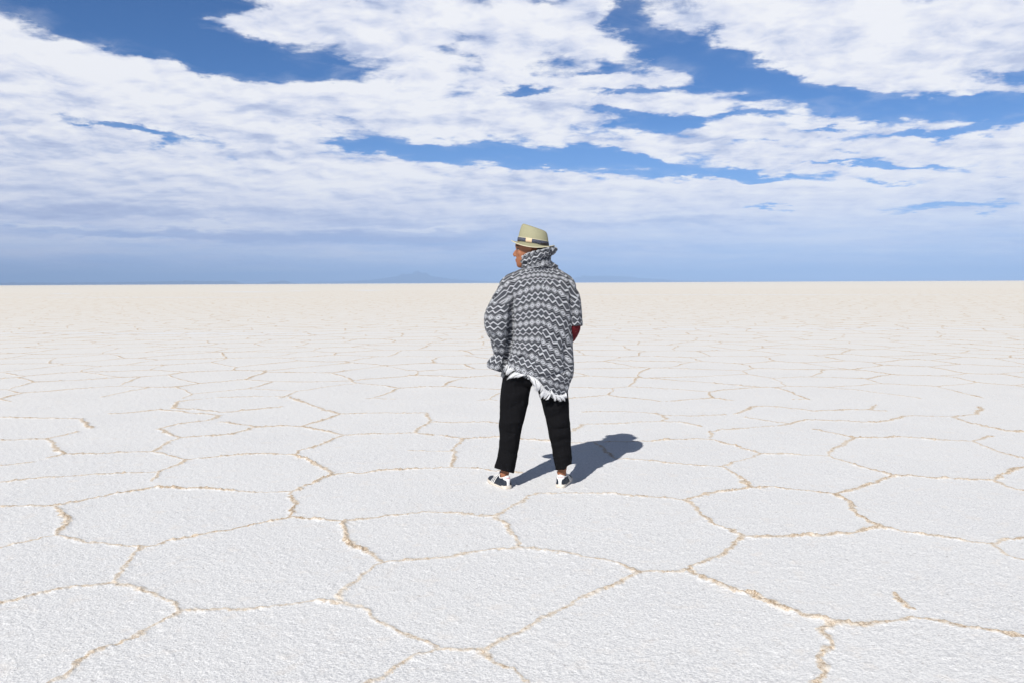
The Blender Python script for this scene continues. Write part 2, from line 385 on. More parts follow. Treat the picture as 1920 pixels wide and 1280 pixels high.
def build_ground():
    rr = [1.0]
    while rr[-1] < 60:
        r_ = rr[-1]
        rr.append(r_ * (1.012 if r_ < 2.3 else 1.0026 if r_ < 7.5 else 1.0036 if r_ < 25 else 1.006))
    while rr[-1] < 400: rr.append(rr[-1] * 1.02)
    while rr[-1] < 27000: rr.append(rr[-1] * 1.09)
    rr = np.array(rr)
    A = np.concatenate([np.arange(-46, 46.001, 0.075), np.arange(50, 312, 4.0)]) * math.pi / 180
    nr, na = len(rr), len(A)
    RR, AA = np.meshgrid(rr, A, indexing='ij')
    X = RR * np.sin(AA); Y = RR * np.cos(AA)
    dr = np.gradient(rr)[:, None] * np.ones_like(X)
    # procedural polygons (Voronoi of a jittered lattice), domain-warped
    wx = X + .10 * vnoise(X * 1.1, Y * 1.1) + .035 * vnoise(X * 4.5 + 9, Y * 4.5)
    wy = Y + .10 * vnoise(X * 1.1 + 50, Y * 1.1) + .035 * vnoise(X * 4.5 + 30, Y * 4.5 + 4)
    S = 1.22
    gx, gy = wx / S, wy / (S * 1.0)
    ix, iy = np.floor(gx), np.floor(gy)
    d1 = np.full(X.shape, 1e9); enr = np.ones_like(X)
    p1x = np.zeros_like(X); p1y = np.zeros_like(X)
    cand = []
    near = rr < 140
    for a in (-1, 0, 1):
        for b in (-1, 0, 1):
            cx = ix + a + .5 + .40 * (hash3(ix + a, iy + b, ix * 0) * 2 - 1) + .5 * ((iy + b) % 2) - .25
            cy = iy + b + .5 + .40 * (hash3(ix + a, iy + b, ix * 0 + 7) * 2 - 1)
            cand.append((cx, cy))
            d = (cx - gx) ** 2 + (cy - gy) ** 2
            m = d < d1
            p1x = np.where(m, cx, p1x); p1y = np.where(m, cy, p1y); d1 = np.where(m, d, d1)
    ed = np.full(X.shape, 1e9)
    for cx, cy in cand:
        vx, vy = cx - p1x, cy - p1y
        ln = np.sqrt(vx * vx + vy * vy)
        ok = ln > 1e-4
        e = ((cx + p1x) / 2 - gx) * vx + ((cy + p1y) / 2 - gy) * vy
        e = np.where(ok, e / np.maximum(ln, 1e-4), 1e9)
        enr = np.where(e < ed, np.abs(vx * np.sin(AA) + vy * np.cos(AA)) / np.maximum(ln, 1e-4), enr)
        ed = np.minimum(ed, e)
    ed = ed * S
    # traced area: project every vertex, keep the procedural lines out of it
    q = np.stack([X - CAM[0], Y - CAM[1], 0 * X - CAM[2]], -1) @ RM
    with np.errstate(all='ignore'):
        qx = 960 + FPX * q[..., 0] / -q[..., 2]; qy = 640 - FPX * q[..., 1] / -q[..., 2]
    inside = (q[..., 2] < 0) & (qy > 748 + 6 * vnoise(X * .8, Y * .8)) & (qx > -20) & (qx < 1940) & (qy < 1310)
    dline = np.where(inside, 1e3, ed)
    lines = [[(a / 2, 700 + b / 2) for a, b in l] for l in LC] + [[(960 + a / 2, 700 + b / 2) for a, b in l] for l in RC]
    jx = .022 * vnoise(X * 9, Y * 9) + .012 * vnoise(X * 27, Y * 27); jy = .022 * vnoise(X * 9 + 70, Y * 9) + .012 * vnoise(X * 27 + 5, Y * 27)
    XJ, YJ = X + jx, Y + jy
    for l in lines:
        pts = [G(*p)[:2] for p in l]
        for p, q_ in zip(pts[:-1], pts[1:]):
            r0, r1 = sorted((math.hypot(*p), math.hypot(*q_))); a0, a1 = sorted((math.atan2(p[0], p[1]), math.atan2(q_[0], q_[1])))
            i0 = max(0, np.searchsorted(rr, r0 - .3)); i1 = np.searchsorted(rr, r1 + .3)
            pad = .35 / r0
            j0 = np.searchsorted(A[:1227], a0 - pad); j1 = np.searchsorted(A[:1227], a1 + pad)
            sx, sy = XJ[i0:i1, j0:j1], YJ[i0:i1, j0:j1]
            vx, vy = q_[0] - p[0], q_[1] - p[1]
            t = np.clip(((sx - p[0]) * vx + (sy - p[1]) * vy) / (vx * vx + vy * vy + 1e-9), 0, 1)
            d = np.hypot(sx - p[0] - t * vx, sy - p[1] - t * vy)
            dline[i0:i1, j0:j1] = np.minimum(dline[i0:i1, j0:j1], d)
    patch = .5 + .5 * vnoise(X * 1.3 + 3, Y * 1.3) ; patch2 = .5 + .5 * vnoise(X * 5.1, Y * 5.1 + 3)
    patch2 = np.clip(patch2 + .35 * vnoise(X * 14 + 5, Y * 14), 0, 1)
    strength = np.clip(.42 + .14 * np.clip((RR - 7) / 8, 0, 1) + .72 * patch * (.45 + .85 * patch2), 0, 1.1)
    enr = np.where(inside, 1.0, enr)
    wd = np.maximum(.012 + .010 * patch2, .70 * dr * np.maximum(enr, .12))
    shrink = np.clip(.03 / (.75 * dr * np.maximum(enr, .12)), .0, 1) ** .45
    crack = np.exp(-(dline / wd) ** 2) * strength * shrink
    crack = np.where(RR < 170, crack, 0.0)
    fade = np.clip(1.3 - RR / 60, 0, 1)
    crumb = np.clip(vnoise(X * 38 + Y * 7, Y * 38 - X * 7) * .8 + vnoise(X * 80, Y * 80) * .6, -1, 1)
    ridge = np.exp(-(dline / (wd * 1.25)) ** 2) * (.35 + .75 * patch2) * (.55 + .6 * patch)
    Z = ridge * (.009 + .012 * crumb) * np.clip(1.2 - RR / 90, 0, 1)
    ddx = vnoise(X * 47 + Y * 9, Y * 47 - X * 9) * .5 + vnoise(X * 63 + 3, Y * 63) * .5 + .4 * vnoise(X * 12, Y * 12)
    Z += fade * (.0012 * ddx + .0035 * vnoise(X * 1.7, Y * 1.7) + .0016 * np.maximum(0, vnoise(X * 44 + 8, Y * 44)) ** 2 * 2)
    # pale crust strips far out
    pale = np.zeros_like(X)
    for (px, py, hw, hh) in ((460, 547.5, 60, 1.3), (690, 545, 24, 1.2), (120, 551, 22, 1.0), (560, 546, 22, .8), (300, 558, 300, .8), (1400, 553, 500, .8), (1500, 617, 500, 2.5), (300, 626, 380, 3)):
        pale = np.maximum(pale, np.exp(-((qx - px) / hw) ** 2 - ((qy - py) / hh) ** 2) * (q[..., 2] < 0))
    V = np.stack([X, Y, Z], -1).reshape(-1, 3)
    V = np.vstack([V, [[0, 0, 0]]])
    i = np.arange(nr - 1)[:, None]; j = np.arange(na)[None, :]; jn = (j + 1) % na
    F = np.stack([i * na + j, i * na + jn, (i + 1) * na + jn, (i + 1) * na + j], -1).reshape(-1, 4)[:, ::-1]
    c = nr * na
    jj = np.arange(na)
    T3 = np.stack([jj * 0 + c, (jj + 1) % na, jj], -1)
    me = bpy.data.meshes.new('ground')
    me.vertices.add(len(V)); me.vertices.foreach_set('co', V.astype(np.float32).ravel())
    me.loops.add(F.size + T3.size); me.loops.foreach_set('vertex_index', np.concatenate([F.ravel(), T3.ravel()]).astype(np.int32))
    me.polygons.add(len(F) + len(T3))
    me.polygons.foreach_set('loop_start', np.concatenate([np.arange(0, F.size, 4), F.size + np.arange(0, T3.size, 3)]).astype(np.int32))
    me.update(calc_edges=True)
    for nm, arr in (('crack', crack), ('pale', pale)):
        at = me.attributes.new(nm, 'FLOAT', 'POINT')
        at.data.foreach_set('value', np.concatenate([arr.ravel(), [0]]).astype(np.float32))
    o = link('ground', me, salt_material())
    prop(o, kind='structure')
build_ground()

# ---------------------------------------------------------------- far hills
def hills_material():
    m, T, b = newmat('far_hills')
    g = T.node('ShaderNodeNewGeometry').outputs['Position']
    T.put(b.inputs['Base Color'], T.mix(T.noise(g, .004, 6, .6), (.10, .10, .11, 1), (.18, .18, .19, 1)))
    b.inputs['Roughness'].default_value = 1.0
    return m
HM = hills_material()
def hill_range(prof, dist, depth, seed):
    n, k = 220, 14
    px = np.linspace(prof[0][0], prof[-1][0], n)
    hp = np.interp(px, [p[0] for p in prof], [p[1] for p in prof])
    hp = np.maximum(0, hp * (1 + .10 * vnoise(px / 9 + seed, px * 0) + .05 * vnoise(px / 3 + seed, px * 0)))
    tx = (px - 960) / FPX
    V = []
    for j in range(k):
        s = j / (k - 1)
        D = dist + depth * (s - .5)
        prof_s = math.sin(math.pi * s) ** 1.2
        hx = hp * prof_s * (1 + .25 * vnoise(px / 14 + seed, px * 0 + j * .6) * (abs(s - .5) > .08))
        V.append(np.stack([tx * D, px * 0 + D, hx / FPX * D * 1.0 - 2.0], -1))
    V = np.concatenate(V)
    F = [[j * n + i, j * n + i + 1, (j + 1) * n + i + 1, (j + 1) * n + i] for j in range(k - 1) for i in range(n - 1)]
    o = link('hills', np_mesh('hills', V, F), HM)
    prop(o, kind='structure')
hill_range([(-150, 3), (0, 5), (120, 4), (260, 5), (330, 6), (440, 5.5), (460, 1.5), (490, 2), (520, 5), (535, 6), (550, 2), (575, 0)], 19000, 2500, 3)
hill_range([(560, 0), (600, 3), (640, 4), (700, 7), (735, 11), (752, 14), (772, 18.5), (786, 20), (797, 18), (812, 13), (835, 9), (870, 6), (910, 3), (960, 2), (1000, 0)], 23500, 3000, 11)
hill_range([(1040, 0), (1080, 9), (1095, 12), (1120, 11), (1150, 12.5), (1175, 10), (1210, 7), (1260, 3.5), (1330, 2), (1500, 1.6), (1700, 1.2), (1900, 1), (2050, 0)], 24000, 3000, 23)
def build_haze():
    bm = bmesh.new(); bmesh.ops.create_cube(bm, size=1.0)
    for v in bm.verts: v.co = Vector((v.co.x * 56000, v.co.y * 56000, -3.0 if v.co.z < 0 else 340.0))
    me = bpy.data.meshes.new('haze'); bm.to_mesh(me); bm.free()
    m = bpy.data.materials.new('haze_air'); m.use_nodes = True; m.node_tree.nodes.clear()
    T = NT(m.node_tree); o_ = T.node('ShaderNodeOutputMaterial'); p = T.node('ShaderNodeVolumePrincipled')
    p.inputs['Color'].default_value = (.45, .655, 1.0, 1); p.inputs['Density'].default_value = 1.0e-4; p.inputs['Anisotropy'].default_value = -0.3
    T.put(o_.inputs['Volume'], p.outputs[0])
    prop(link('haze', me, m, smooth=False), kind='stuff')
build_haze()
# ================================================================ the person
YP = 5.68                                    # distance of the body's middle plane
def L(px, py, dy=0.0):
    d = ray(px, py); t = (YP + dy - CAM[1]) / d[1]
    return CAM + d * t
BASE = np.array((0.16, YP, 0.0))
person = bpy.data.objects.new('person', None); col.objects.link(person)
person.location = BASE
person.empty_display_size = 0.3
prop(person, 'man seen from behind in zigzag jacket, straw hat and black trousers, standing on salt', 'person')

def tube(bm, pts, rad, n=20, expo=2.0, caps=True, up=None, sub=4):
    """loft along pts with elliptical sections rad = [(a across, b front-back)]"""
    pts = [np.array(p, float) for p in pts]
    rad = [(r, r) if not hasattr(r, '__len__') else r for r in rad]
    if sub > 1:     # Catmull-Rom refinement
        P_, Q_ = [], []
        for i in range(len(pts) - 1):
            a, b, c, d = pts[max(i - 1, 0)], pts[i], pts[i + 1], pts[min(i + 2, len(pts) - 1)]
            ra, rb, rc, rd = [np.array(rad[k], float) for k in (max(i - 1, 0), i, i + 1, min(i + 2, len(pts) - 1))]
            for s in range(sub):
                t = s / sub
                f = lambda a, b, c, d: .5 * (2 * b + (c - a) * t + (2 * a - 5 * b + 4 * c - d) * t * t + (3 * b - a - 3 * c + d) * t ** 3)
                P_.append(f(a, b, c, d)); Q_.append(np.maximum(f(ra, rb, rc, rd), 5e-4))
        P_.append(pts[-1]); Q_.append(np.array(rad[-1], float)); pts, rad = P_, Q_
    rings = []
    for i, p in enumerate(pts):
        t = pts[min(i + 1, len(pts) - 1)] - pts[max(i - 1, 0)]
        t = t / (np.linalg.norm(t) + 1e-12)
        u0 = np.array(up if up is not None else (0, 1, 0), float)
        if abs(np.dot(t, u0)) > .95: u0 = np.array((1, 0, 0.))
        s = np.cross(u0, t); s /= np.linalg.norm(s)
        u = np.cross(t, s)
        ring = []
        for k in range(n):
            an = 2 * math.pi * k / n
            c, q = math.cos(an), math.sin(an)
            c = math.copysign(abs(c) ** (2 / expo), c); q = math.copysign(abs(q) ** (2 / expo), q)
            ring.append(bm.verts.new(p + s * c * rad[i][0] + u * q * rad[i][1]))
        rings.append(ring)
    for a, b in zip(rings[:-1], rings[1:]):
        for k in range(n):
            bm.faces.new((a[k], a[(k + 1) % n], b[(k + 1) % n], b[k]))
    if caps:
        bm.faces.new(rings[0][::-1]); bm.faces.new(rings[-1])
    return rings

def hloft(bm, rows, n=48, expo=2.2, caps=True):
    """horizontal rings: rows = [(py, xl, xr, half depth, dy)] in picture units at the body's distance -> metres"""
    rows = sorted(rows, key=lambda r: r[0])
    py = np.array([r[0] for r in rows], float)
    fine = np.arange(py[0], py[-1] + .01, max(1.5, (py[-1] - py[0]) / 80))
    A_ = [np.interp(fine, py, [r[k] for r in rows]) for k in (1, 2, 3, 4)]
    ker = np.array([1, 2, 3, 2, 1]) / 9
    A_ = [np.convolve(np.pad(a, 2, mode='edge'), ker, 'valid') for a in A_]
    rings = []
    for i, pyy in enumerate(fine):
        xl, xr, b, dy = [a[i] for a in A_]
        l = L(xl, pyy, dy); r = L(xr, pyy, dy)
        cx, a, zc = (l[0] + r[0]) / 2, (r[0] - l[0]) / 2, (l[2] + r[2]) / 2
        ring = []
        for k in range(n):
            an = 2 * math.pi * k / n
            c, q = math.cos(an), math.sin(an)
            c = math.copysign(abs(c) ** (2 / expo), c); q = math.copysign(abs(q) ** (2 / expo), q)
            ring.append(bm.verts.new((cx + a * c, YP + dy + b * q, zc)))
        rings.append(ring)
    for a, b in zip(rings[:-1], rings[1:]):
        for k in range(n):
            bm.faces.new((a[k], b[k], b[(k + 1) % n], a[(k + 1) % n]))
    if caps:
        bm.faces.new(rings[0]); bm.faces.new(rings[-1][::-1])
    return rings

def ell(bm, c, r, M_=None, seg=14, rg=9):
    mat = Matrix.Translation(Vector(c)) @ (M_.to_4x4() if M_ is not None else Matrix.Identity(4)) @ Matrix.Diagonal((*r, 1))
    return bmesh.ops.create_uvsphere(bm, u_segments=seg, v_segments=rg, radius=1, matrix=mat)['verts']

def voxel(bm, size, smooth=6, fac=.5):
    """closed shells -> one continuous surface"""
    bmesh.ops.recalc_face_normals(bm, faces=bm.faces)
    me = bpy.data.meshes.new('tmp'); bm.to_mesh(me); bm.free()
    o = bpy.data.objects.new('tmp', me); col.objects.link(o)
    r = o.modifiers.new('r', 'REMESH'); r.mode = 'VOXEL'; r.voxel_size = size; r.adaptivity = 0
    if smooth:
        s = o.modifiers.new('s', 'SMOOTH'); s.iterations = smooth; s.factor = fac
    dg = bpy.context.evaluated_depsgraph_get()
    out = bpy.data.meshes.new_from_object(o.evaluated_get(dg))
    bpy.data.objects.remove(o); bpy.data.meshes.remove(me)
    return out
def getco(me):
    V = np.empty(len(me.vertices) * 3, np.float32); me.vertices.foreach_get('co', V)
    return V.reshape(-1, 3).astype(float)
def getno(me):
    N = np.empty(len(me.vertices) * 3, np.float32); me.vertices.foreach_get('normal', N)
    return N.reshape(-1, 3).astype(float)
def setco(me, V):
    me.vertices.foreach_set('co', np.asarray(V, np.float32).ravel()); me.update()
def topx(V):
    q = (V - CAM) @ RM
    return 960 + FPX * q[:, 0] / -q[:, 2], 640 - FPX * q[:, 1] / -q[:, 2]
def folds(me, lst, noise=(), both=False):
    """cloth folds: (x0,y0,x1,y1,width,amplitude mm) laid over the back of a garment, plus broad creases"""
    V = getco(me); N = getno(me)
    # garment coordinates: x and z of the body's back plane, in picture units
    k = 1 / 0.00368
    gx = 1000 + (V[:, 0] - L(1000, 700)[0]) * k
    zt = L(1000, 419)[2]; zb = L(1000, 908)[2]
    gy = np.interp(-V[:, 2], [-zt, -zb], [419, 908])
    D = np.zeros(len(V))
    wx = gx + 1.6 * vnoise(gx / 9, gy / 9); wy = gy + 1.6 * vnoise(gx / 9 + 40, gy / 9)
    for (x0, y0, x1, y1, wd, am) in lst:
        vx, vy = x1 - x0, y1 - y0; ll = vx * vx + vy * vy
        t = ((wx - x0) * vx + (wy - y0) * vy) / ll
        tc = np.clip(t, 0, 1)
        d2_ = (wx - x0 - tc * vx) ** 2 + (wy - y0 - tc * vy) ** 2
        taper = .35 + .65 * np.sin(math.pi * np.clip(tc, 0.0, 1))
        D += am * .00125 * taper * np.exp(-d2_ / wd ** 2) * (1 if both else np.clip(-N[:, 1] * 2 + .3, 0, 1))
    for (sx, sz, am, sd_) in noise:
        n_ = vnoise(V[:, 0] / sx + sd_, V[:, 2] / sz, V[:, 1] / sx)
        D += am * .001 * (1 - 2 * np.abs(n_))
    setco(me, V + N * D[:, None])
def place(name, me, mat, parent=person, smooth=True):
    V = getco(me); setco(me, V - BASE)
    return link(name, me, mat, parent, smooth)
def bm_place(name, bm, mat, parent=person, smooth=True, sub=0):
    bmesh.ops.recalc_face_normals(bm, faces=bm.faces)
    me = bpy.data.meshes.new(name); bm.to_mesh(me); bm.free()
    o = place(name, me, mat, parent, smooth)
    if sub:
        s = o.modifiers.new('sub', 'SUBSURF'); s.levels = sub; s.render_levels = sub
    return o

# ---- materials
def skin_mat():
    m, T, b = newmat('skin')
    g = T.node('ShaderNodeNewGeometry').outputs['Position']
    T.put(b.inputs['Base Color'], T.mix(T.noise(g, 60, 4, .6), (.25, .090, .038, 1), (.34, .135, .062, 1)))
    b.inputs['Roughness'].default_value = .6
    b.inputs['Subsurface Weight'].default_value = .12
    b.inputs['Subsurface Radius'].default_value = (.012, .004, .002)
    b.inputs['Subsurface Scale'].default_value = .5
    bp = T.node('ShaderNodeBump'); T.put(bp.inputs['Height'], T.noise(g, 500, 3, .6)); bp.inputs['Strength'].default_value = .15; bp.inputs['Distance'].default_value = .001
    T.put(b.inputs['Normal'], bp.outputs[0])
    return m
def plain_mat(name, c1, c2, scale=60, rough=.8, bump=.3, bdist=.002, spec=.3, sheen=0.0, stretch=None):
    m, T, b = newmat(name)
    g = T.node('ShaderNodeNewGeometry').outputs['Position']
    if stretch: g = T.v('MULTIPLY', g, stretch)
    n = T.noise(g, scale, 4, .6)
    T.put(b.inputs['Base Color'], T.mix(T.mr(n, .35, .65), (*c1, 1), (*c2, 1)))
    b.inputs['Roughness'].default_value = rough
    b.inputs['Specular IOR Level'].default_value = spec
    b.inputs['Sheen Weight'].default_value = sheen
    bp = T.node('ShaderNodeBump'); T.put(bp.inputs['Height'], n); bp.inputs['Strength'].default_value = bump; bp.inputs['Distance'].default_value = bdist
    T.put(b.inputs['Normal'], bp.outputs[0])
    return m
PER_V, PER_U = .1165, .0425
def weave_mat():
    """woven zigzag and diamond bands, from the cloth's own coordinates in metres"""
    m, T, b = newmat('woven_zigzag_cloth')
    uv = T.node('ShaderNodeUVMap', uv_map='cloth').outputs[0]
    u, v, _ = T.sep(uv)
    wob = T.sep(T.noise(uv, 14, 2, .5, col=True))
    u = T.m('MULTIPLY_ADD', T.m('SUBTRACT', wob[0], .5), .008, u); v = T.m('MULTIPLY_ADD', T.m('SUBTRACT', wob[1], .5), .010, v)
    fu = T.m('FRACT', T.m('DIVIDE', u, PER_U))
    c = T.m('MULTIPLY', T.m('ABSOLUTE', T.m('SUBTRACT', fu, .5)), 2.0)            # 1 at a diamond's centre line
    fv = T.m('MULTIPLY', T.m('ABSOLUTE', T.m('SUBTRACT', T.m('FRACT', T.m('DIVIDE', v, PER_V)), .5)), PER_V)
    s = T.m('SUBTRACT', fv, T.m('MULTIPLY', c, .0205))
    # s: -.0205 diamond centre, 0 its edge, beyond: parallel zigzags, > .037 the dark lozenges between
    t = T.mr(s, -.0205, .0575)
    def at(mm): return (mm + 20.5) / 78.0
    LG = (.22, .23, .26)
    WH, DK, MD = (.49, .505, .54), (.013, .0145, .020), (.056, .060, .072)
    pat = T.ramp(t, [(0.0, DK), (at(-16), DK), (at(-15), WH), (at(-5.5), WH), (at(-4.5), DK), (at(-1), DK), (at(0), WH), (at(3.5), WH), (at(4.5), DK), (at(12.5), DK), (at(13.5), LG),
                     (at(15.5), LG), (at(16.5), DK), (at(26.5), DK), (at(27.5), WH), (at(36.2), WH), (at(37.5), DK), (at(39), DK), (at(40), MD), (1.0, MD)])
    wv = T.noise(T.v('MULTIPLY', uv, (1.0, 2.5, 1.0)), 420, 2, .5)
    pat = T.mix(T.mr(wv, .35, .65, .0, .25), pat, (.10, .105, .12, 1))
    T.put(b.inputs['Base Color'], pat)
    b.inputs['Roughness'].default_value = .95; b.inputs['Specular IOR Level'].default_value = .15; b.inputs['Sheen Weight'].default_value = .12
    g = T.node('ShaderNodeNewGeometry').outputs['Position']
    hb = T.m('ADD', T.m('MULTIPLY', wv, .25), T.noise(T.v('MULTIPLY', g, (1, 1, .5)), 34, 4, .55))
    bp = T.node('ShaderNodeBump'); T.put(bp.inputs['Height'], hb); bp.inputs['Strength'].default_value = .5; bp.inputs['Distance'].default_value = .012
    T.put(b.inputs['Normal'], bp.outputs[0])
    return m
SKIN = skin_mat()
WEAVE = weave_mat()
BLACK = plain_mat('black_trouser_cloth', (.005, .005, .006), (.009, .009, .0105), 300, .9, .3, .001, .06)
RED = plain_mat('dark_red_wool', (.085, .005, .009), (.12, .008, .013), 200, .9, .4)
FRW = plain_mat('white_tassel_yarn', (.66, .67, .70), (.86, .86, .87), 260, .9, .3, .001, .15)
HAIR = plain_mat('dark_hair', (.012, .009, .008), (.03, .022, .018), 400, .55, .5, .002, .4)
STRAW = plain_mat('pale_green_straw', (.275, .265, .170), (.375, .36, .235), 230, .75, .55, .0016, .3, stretch=(1, 1, 2.2))
STRAWL = plain_mat('pale_straw_edge', (.58, .53, .38), (.68, .63, .47), 230, .75, .5, .001)
TAN = plain_mat('tan_band_tab', (.62, .46, .30), (.70, .54, .37), 150, .7, .2, .001)
NAVY = plain_mat('navy_shoe_upper', (.012, .018, .030), (.022, .030, .045), 150, .6, .25, .001, .4)
SHOEW = plain_mat('white_shoe_leather', (.78, .77, .76), (.84, .83, .82), 90, .5, .2, .001, .4)
RUBBER = plain_mat('cream_rubber', (.62, .55, .47), (.76, .70, .62), 60, .65, .25, .001, .35)
REDL = plain_mat('red_lettering', (.55, .03, .06), (.60, .04, .08), 60, .6, 0)
EYEW = plain_mat('eye', (.30, .25, .22), (.34, .29, .25), 60, .25, 0, spec=.6)
EYED = plain_mat('iris', (.015, .01, .008), (.02, .012, .01), 60, .2, 0, spec=.6)
def band_mat():
    m, T, b = newmat('patterned_hat_band')
    uv = T.node('ShaderNodeUVMap', uv_map='cloth').outputs[0]
    u, v, _ = T.sep(uv)
    a = T.m('ABSOLUTE', T.m('SUBTRACT', T.m('FRACT', T.m('DIVIDE', u, .022)), .5))
    k = T.m('FRACT', T.m('ADD', T.m('MULTIPLY', a, 2.0), T.m('DIVIDE', v, .011)))
    n = T.noise(uv, 160, 3, .6)
    k = T.m('ADD', k, T.m('MULTIPLY', T.m('SUBTRACT', n, .5), .9))
    c = T.ramp(k, [(0, (.012, .014, .026)), (.52, (.016, .018, .032)), (.60, (.16, .18, .26)), (.78, (.20, .22, .30)), (.86, (.014, .016, .03)), (1, (.014, .016, .03))])
    rd = T.m('MULTIPLY', T.mr(u, .30, .335), T.mr(T.noise(uv, 90, 2), .45, .6))
    c = T.mix(rd, c, (.30, .05, .09, 1))
    T.put(b.inputs['Base Color'], c); b.inputs['Roughness'].default_value = .8
    return m
BAND = band_mat()

# ---- where the feet stand
HL, HR = G(953, 916.5, 0), G(1050, 914.5, 0)
def foot_frame(heel, toe):
    f = (toe - heel); f[2] = 0; f /= np.linalg.norm(f)
    return heel, f, np.array((-f[1], f[0], 0.0))
FL = foot_frame(HL, HL + np.array((-.47, .88, 0)))
FR = foot_frame(HR, HR + np.array((.26, .965, 0)))
def foot_pt(F, x_, y_, z_): return F[0] + F[1] * x_ + F[2] * y_ + np.array((0, 0, z_))
DYL = float(foot_pt(FL, .06, 0, 0)[1] - YP); DYR = float(foot_pt(FR, .06, 0, 0)[1] - YP)
ANL = foot_pt(FL, .055, 0, 0); ANR = foot_pt(FR, .055, 0, 0)

# ---- body: one continuous surface
HD = np.array(L(996, 470)); HD[1] = YP + .01              # middle of the head
fy = R(7)
fw = np.array((-math.cos(fy), math.sin(fy), 0.0)); sw = np.array((-math.sin(fy), -math.cos(fy), 0.0))   # forwards; side towards the camera
def hp_(px, py, side=0.0):
    p = L(px, py, .01)
    a = (p[0] - HD[0]) / fw[0]
    return HD + fw * a + sw * side + np.array((0, 0, p[2] - HD[2]))
def build_body():
    bm = bmesh.new()
    rows = [(434, 988, 1008, .030), (437, 981, 1016, .050), (442, 982, 1020, .060), (449, 976, 1024, .070), (454, 971, 1026.5, .075), (457, 969, 1027, .077), (461, 968.3, 1027, .077), (464.5, 969.0, 1027, .0765), (468, 970.3, 1026, .075),
            (474, 970.3, 1023, .073), (480, 970, 1018, .070), (485, 969.8, 1012, .067), (490, 969.8, 1006, .062), (495, 969.6, 1001, .054), (499, 970.2, 997, .044), (502, 972.5, 993, .030), (503.5, 977, 988, .012)]
    n = 36; rings = []
    py = np.array([r[0] for r in rows], float); fine = np.arange(434, 503.6, 1.4)
    cols = [np.interp(fine, py, [r[k] for r in rows]) for k in (1, 2, 3)]
    for i, p in enumerate(fine):
        f_, b_, w_ = [c[i] for c in cols]
        P0, P1 = hp_(f_, p), hp_(b_, p)
        c0 = P0 * .52 + P1 * .48; hl = np.linalg.norm(P1 - P0)
        ring = []
        for k in range(n):
            an = 2 * math.pi * k / n; c, s_ = math.cos(an), math.sin(an)
            taper = 1 - .10 * max(0, c)            # narrower at the face
            e = 2.25
            cc = math.copysign(abs(c) ** (2 / e), c); ss = math.copysign(abs(s_) ** (2 / e), s_)
            ring.append(bm.verts.new(c0 + fw * cc * hl * (.52 if c > 0 else .48) + sw * ss * w_ * taper))
        rings.append(ring)
    for a, b in zip(rings[:-1], rings[1:]):
        for k in range(n): bm.faces.new((a[k], b[k], b[(k + 1) % n], a[(k + 1) % n]))
    bm.faces.new(rings[0]); bm.faces.new(rings[-1][::-1])
    # nose, brow, lips, chin, cheek, ears
    tube(bm, [hp_(972.5, 463), hp_(969.6, 468), hp_(966.2, 473), hp_(964.2, 477.5), hp_(966.5, 480.5)], [.006, .0065, .009, .0105, .008], 12, sub=3)
    for s_ in (-1, 1):
        ell(bm, hp_(967.2, 479.5, s_ * .010), (.008, .007, .006))
        ell(bm, hp_(971.0, 463.0, s_ * .026), (.011, .022, .006))
        ell(bm, hp_(978, 476, s_ * .043), (.026, .014, .022))
        # ear
        c = hp_(996.0, 465.0, s_ * .0775)
        M_ = Matrix((fw, sw * s_, (0, 0, 1))).transposed() @ Matrix.Rotation(R(-18 * s_), 3, 'Z') @ Matrix.Rotation(R(12), 3, 'Y')
        ell(bm, c, (.0150, .0065, .026), M_)
        ell(bm, np.array(c) + np.array(fw) * -.004 + np.array(sw) * s_ * .005 + np.array((0, 0, .006)), (.014, .006, .022), M_)
    ell(bm, hp_(968.6, 487.0), (.010, .020, .0052)); ell(bm, hp_(969.0, 490.2), (.010, .017, .0058))
    ell(bm, hp_(972.5, 497.5), (.014, .020, .014))
    # neck and trunk
    tube(bm, [hp_(1002, 482), L(1006, 500, .0), L(1010, 516, .0)], [(.060, .066), (.060, .062), (.075, .07)], 24)
    hloft(bm, [(510, 985, 1036, .07, 0), (520, 965, 1052, .085, 0), (535, 958, 1064, .105, 0), (560, 962, 1062, .115, 0), (600, 968, 1058, .108, 0), (630, 972, 1054, .10, 0),
               (660, 962, 1056, .11, 0), (690, 958, 1054, .10, 0), (704, 962, 1048, .075, 0), (714, 968, 1040, .05, 0)], 32)
    # arms: shoulder, elbow, wrist
    AL = [L(962, 530), L(952, 545), L(942, 580, -.02), L(936, 612, -.03), L(938, 640, .03), L(945, 668, .10), L(950, 678, .125)]
    tube(bm, AL, [.055, .05, .046, .040, .038, .030, .027], 18)
    AR = [L(1052, 530), L(1064, 548), L(1072, 580, -.02), L(1077, 612, -.02), L(1072, 628, .05), L(1058, 645, .15), L(1048, 652, .20)]
    tube(bm, AR, [.055, .05, .045, .038, .036, .029, .026], 18)
    # legs
    tube(bm, [L(975, 706), L(970, 740), L(964, 780, .2 * DYL), L(958, 812, .3 * DYL), L(955, 840, .5 * DYL), L(950, 870, .85 * DYL), ANL + (0, 0, .085), ANL + (0, 0, .05)],
         [.074, .070, .060, .050, .050, .036, .028, .026], 20)
    tube(bm, [L(1034, 706), L(1040, 740), L(1045, 780, .2 * DYR), L(1050, 812, .3 * DYR), L(1053, 840, .5 * DYR), L(1054, 870, .8 * DYR), ANR + (0, 0, .085), ANR + (0, 0, .05)],
         [.074, .070, .060, .050, .050, .036, .028, .026], 20)
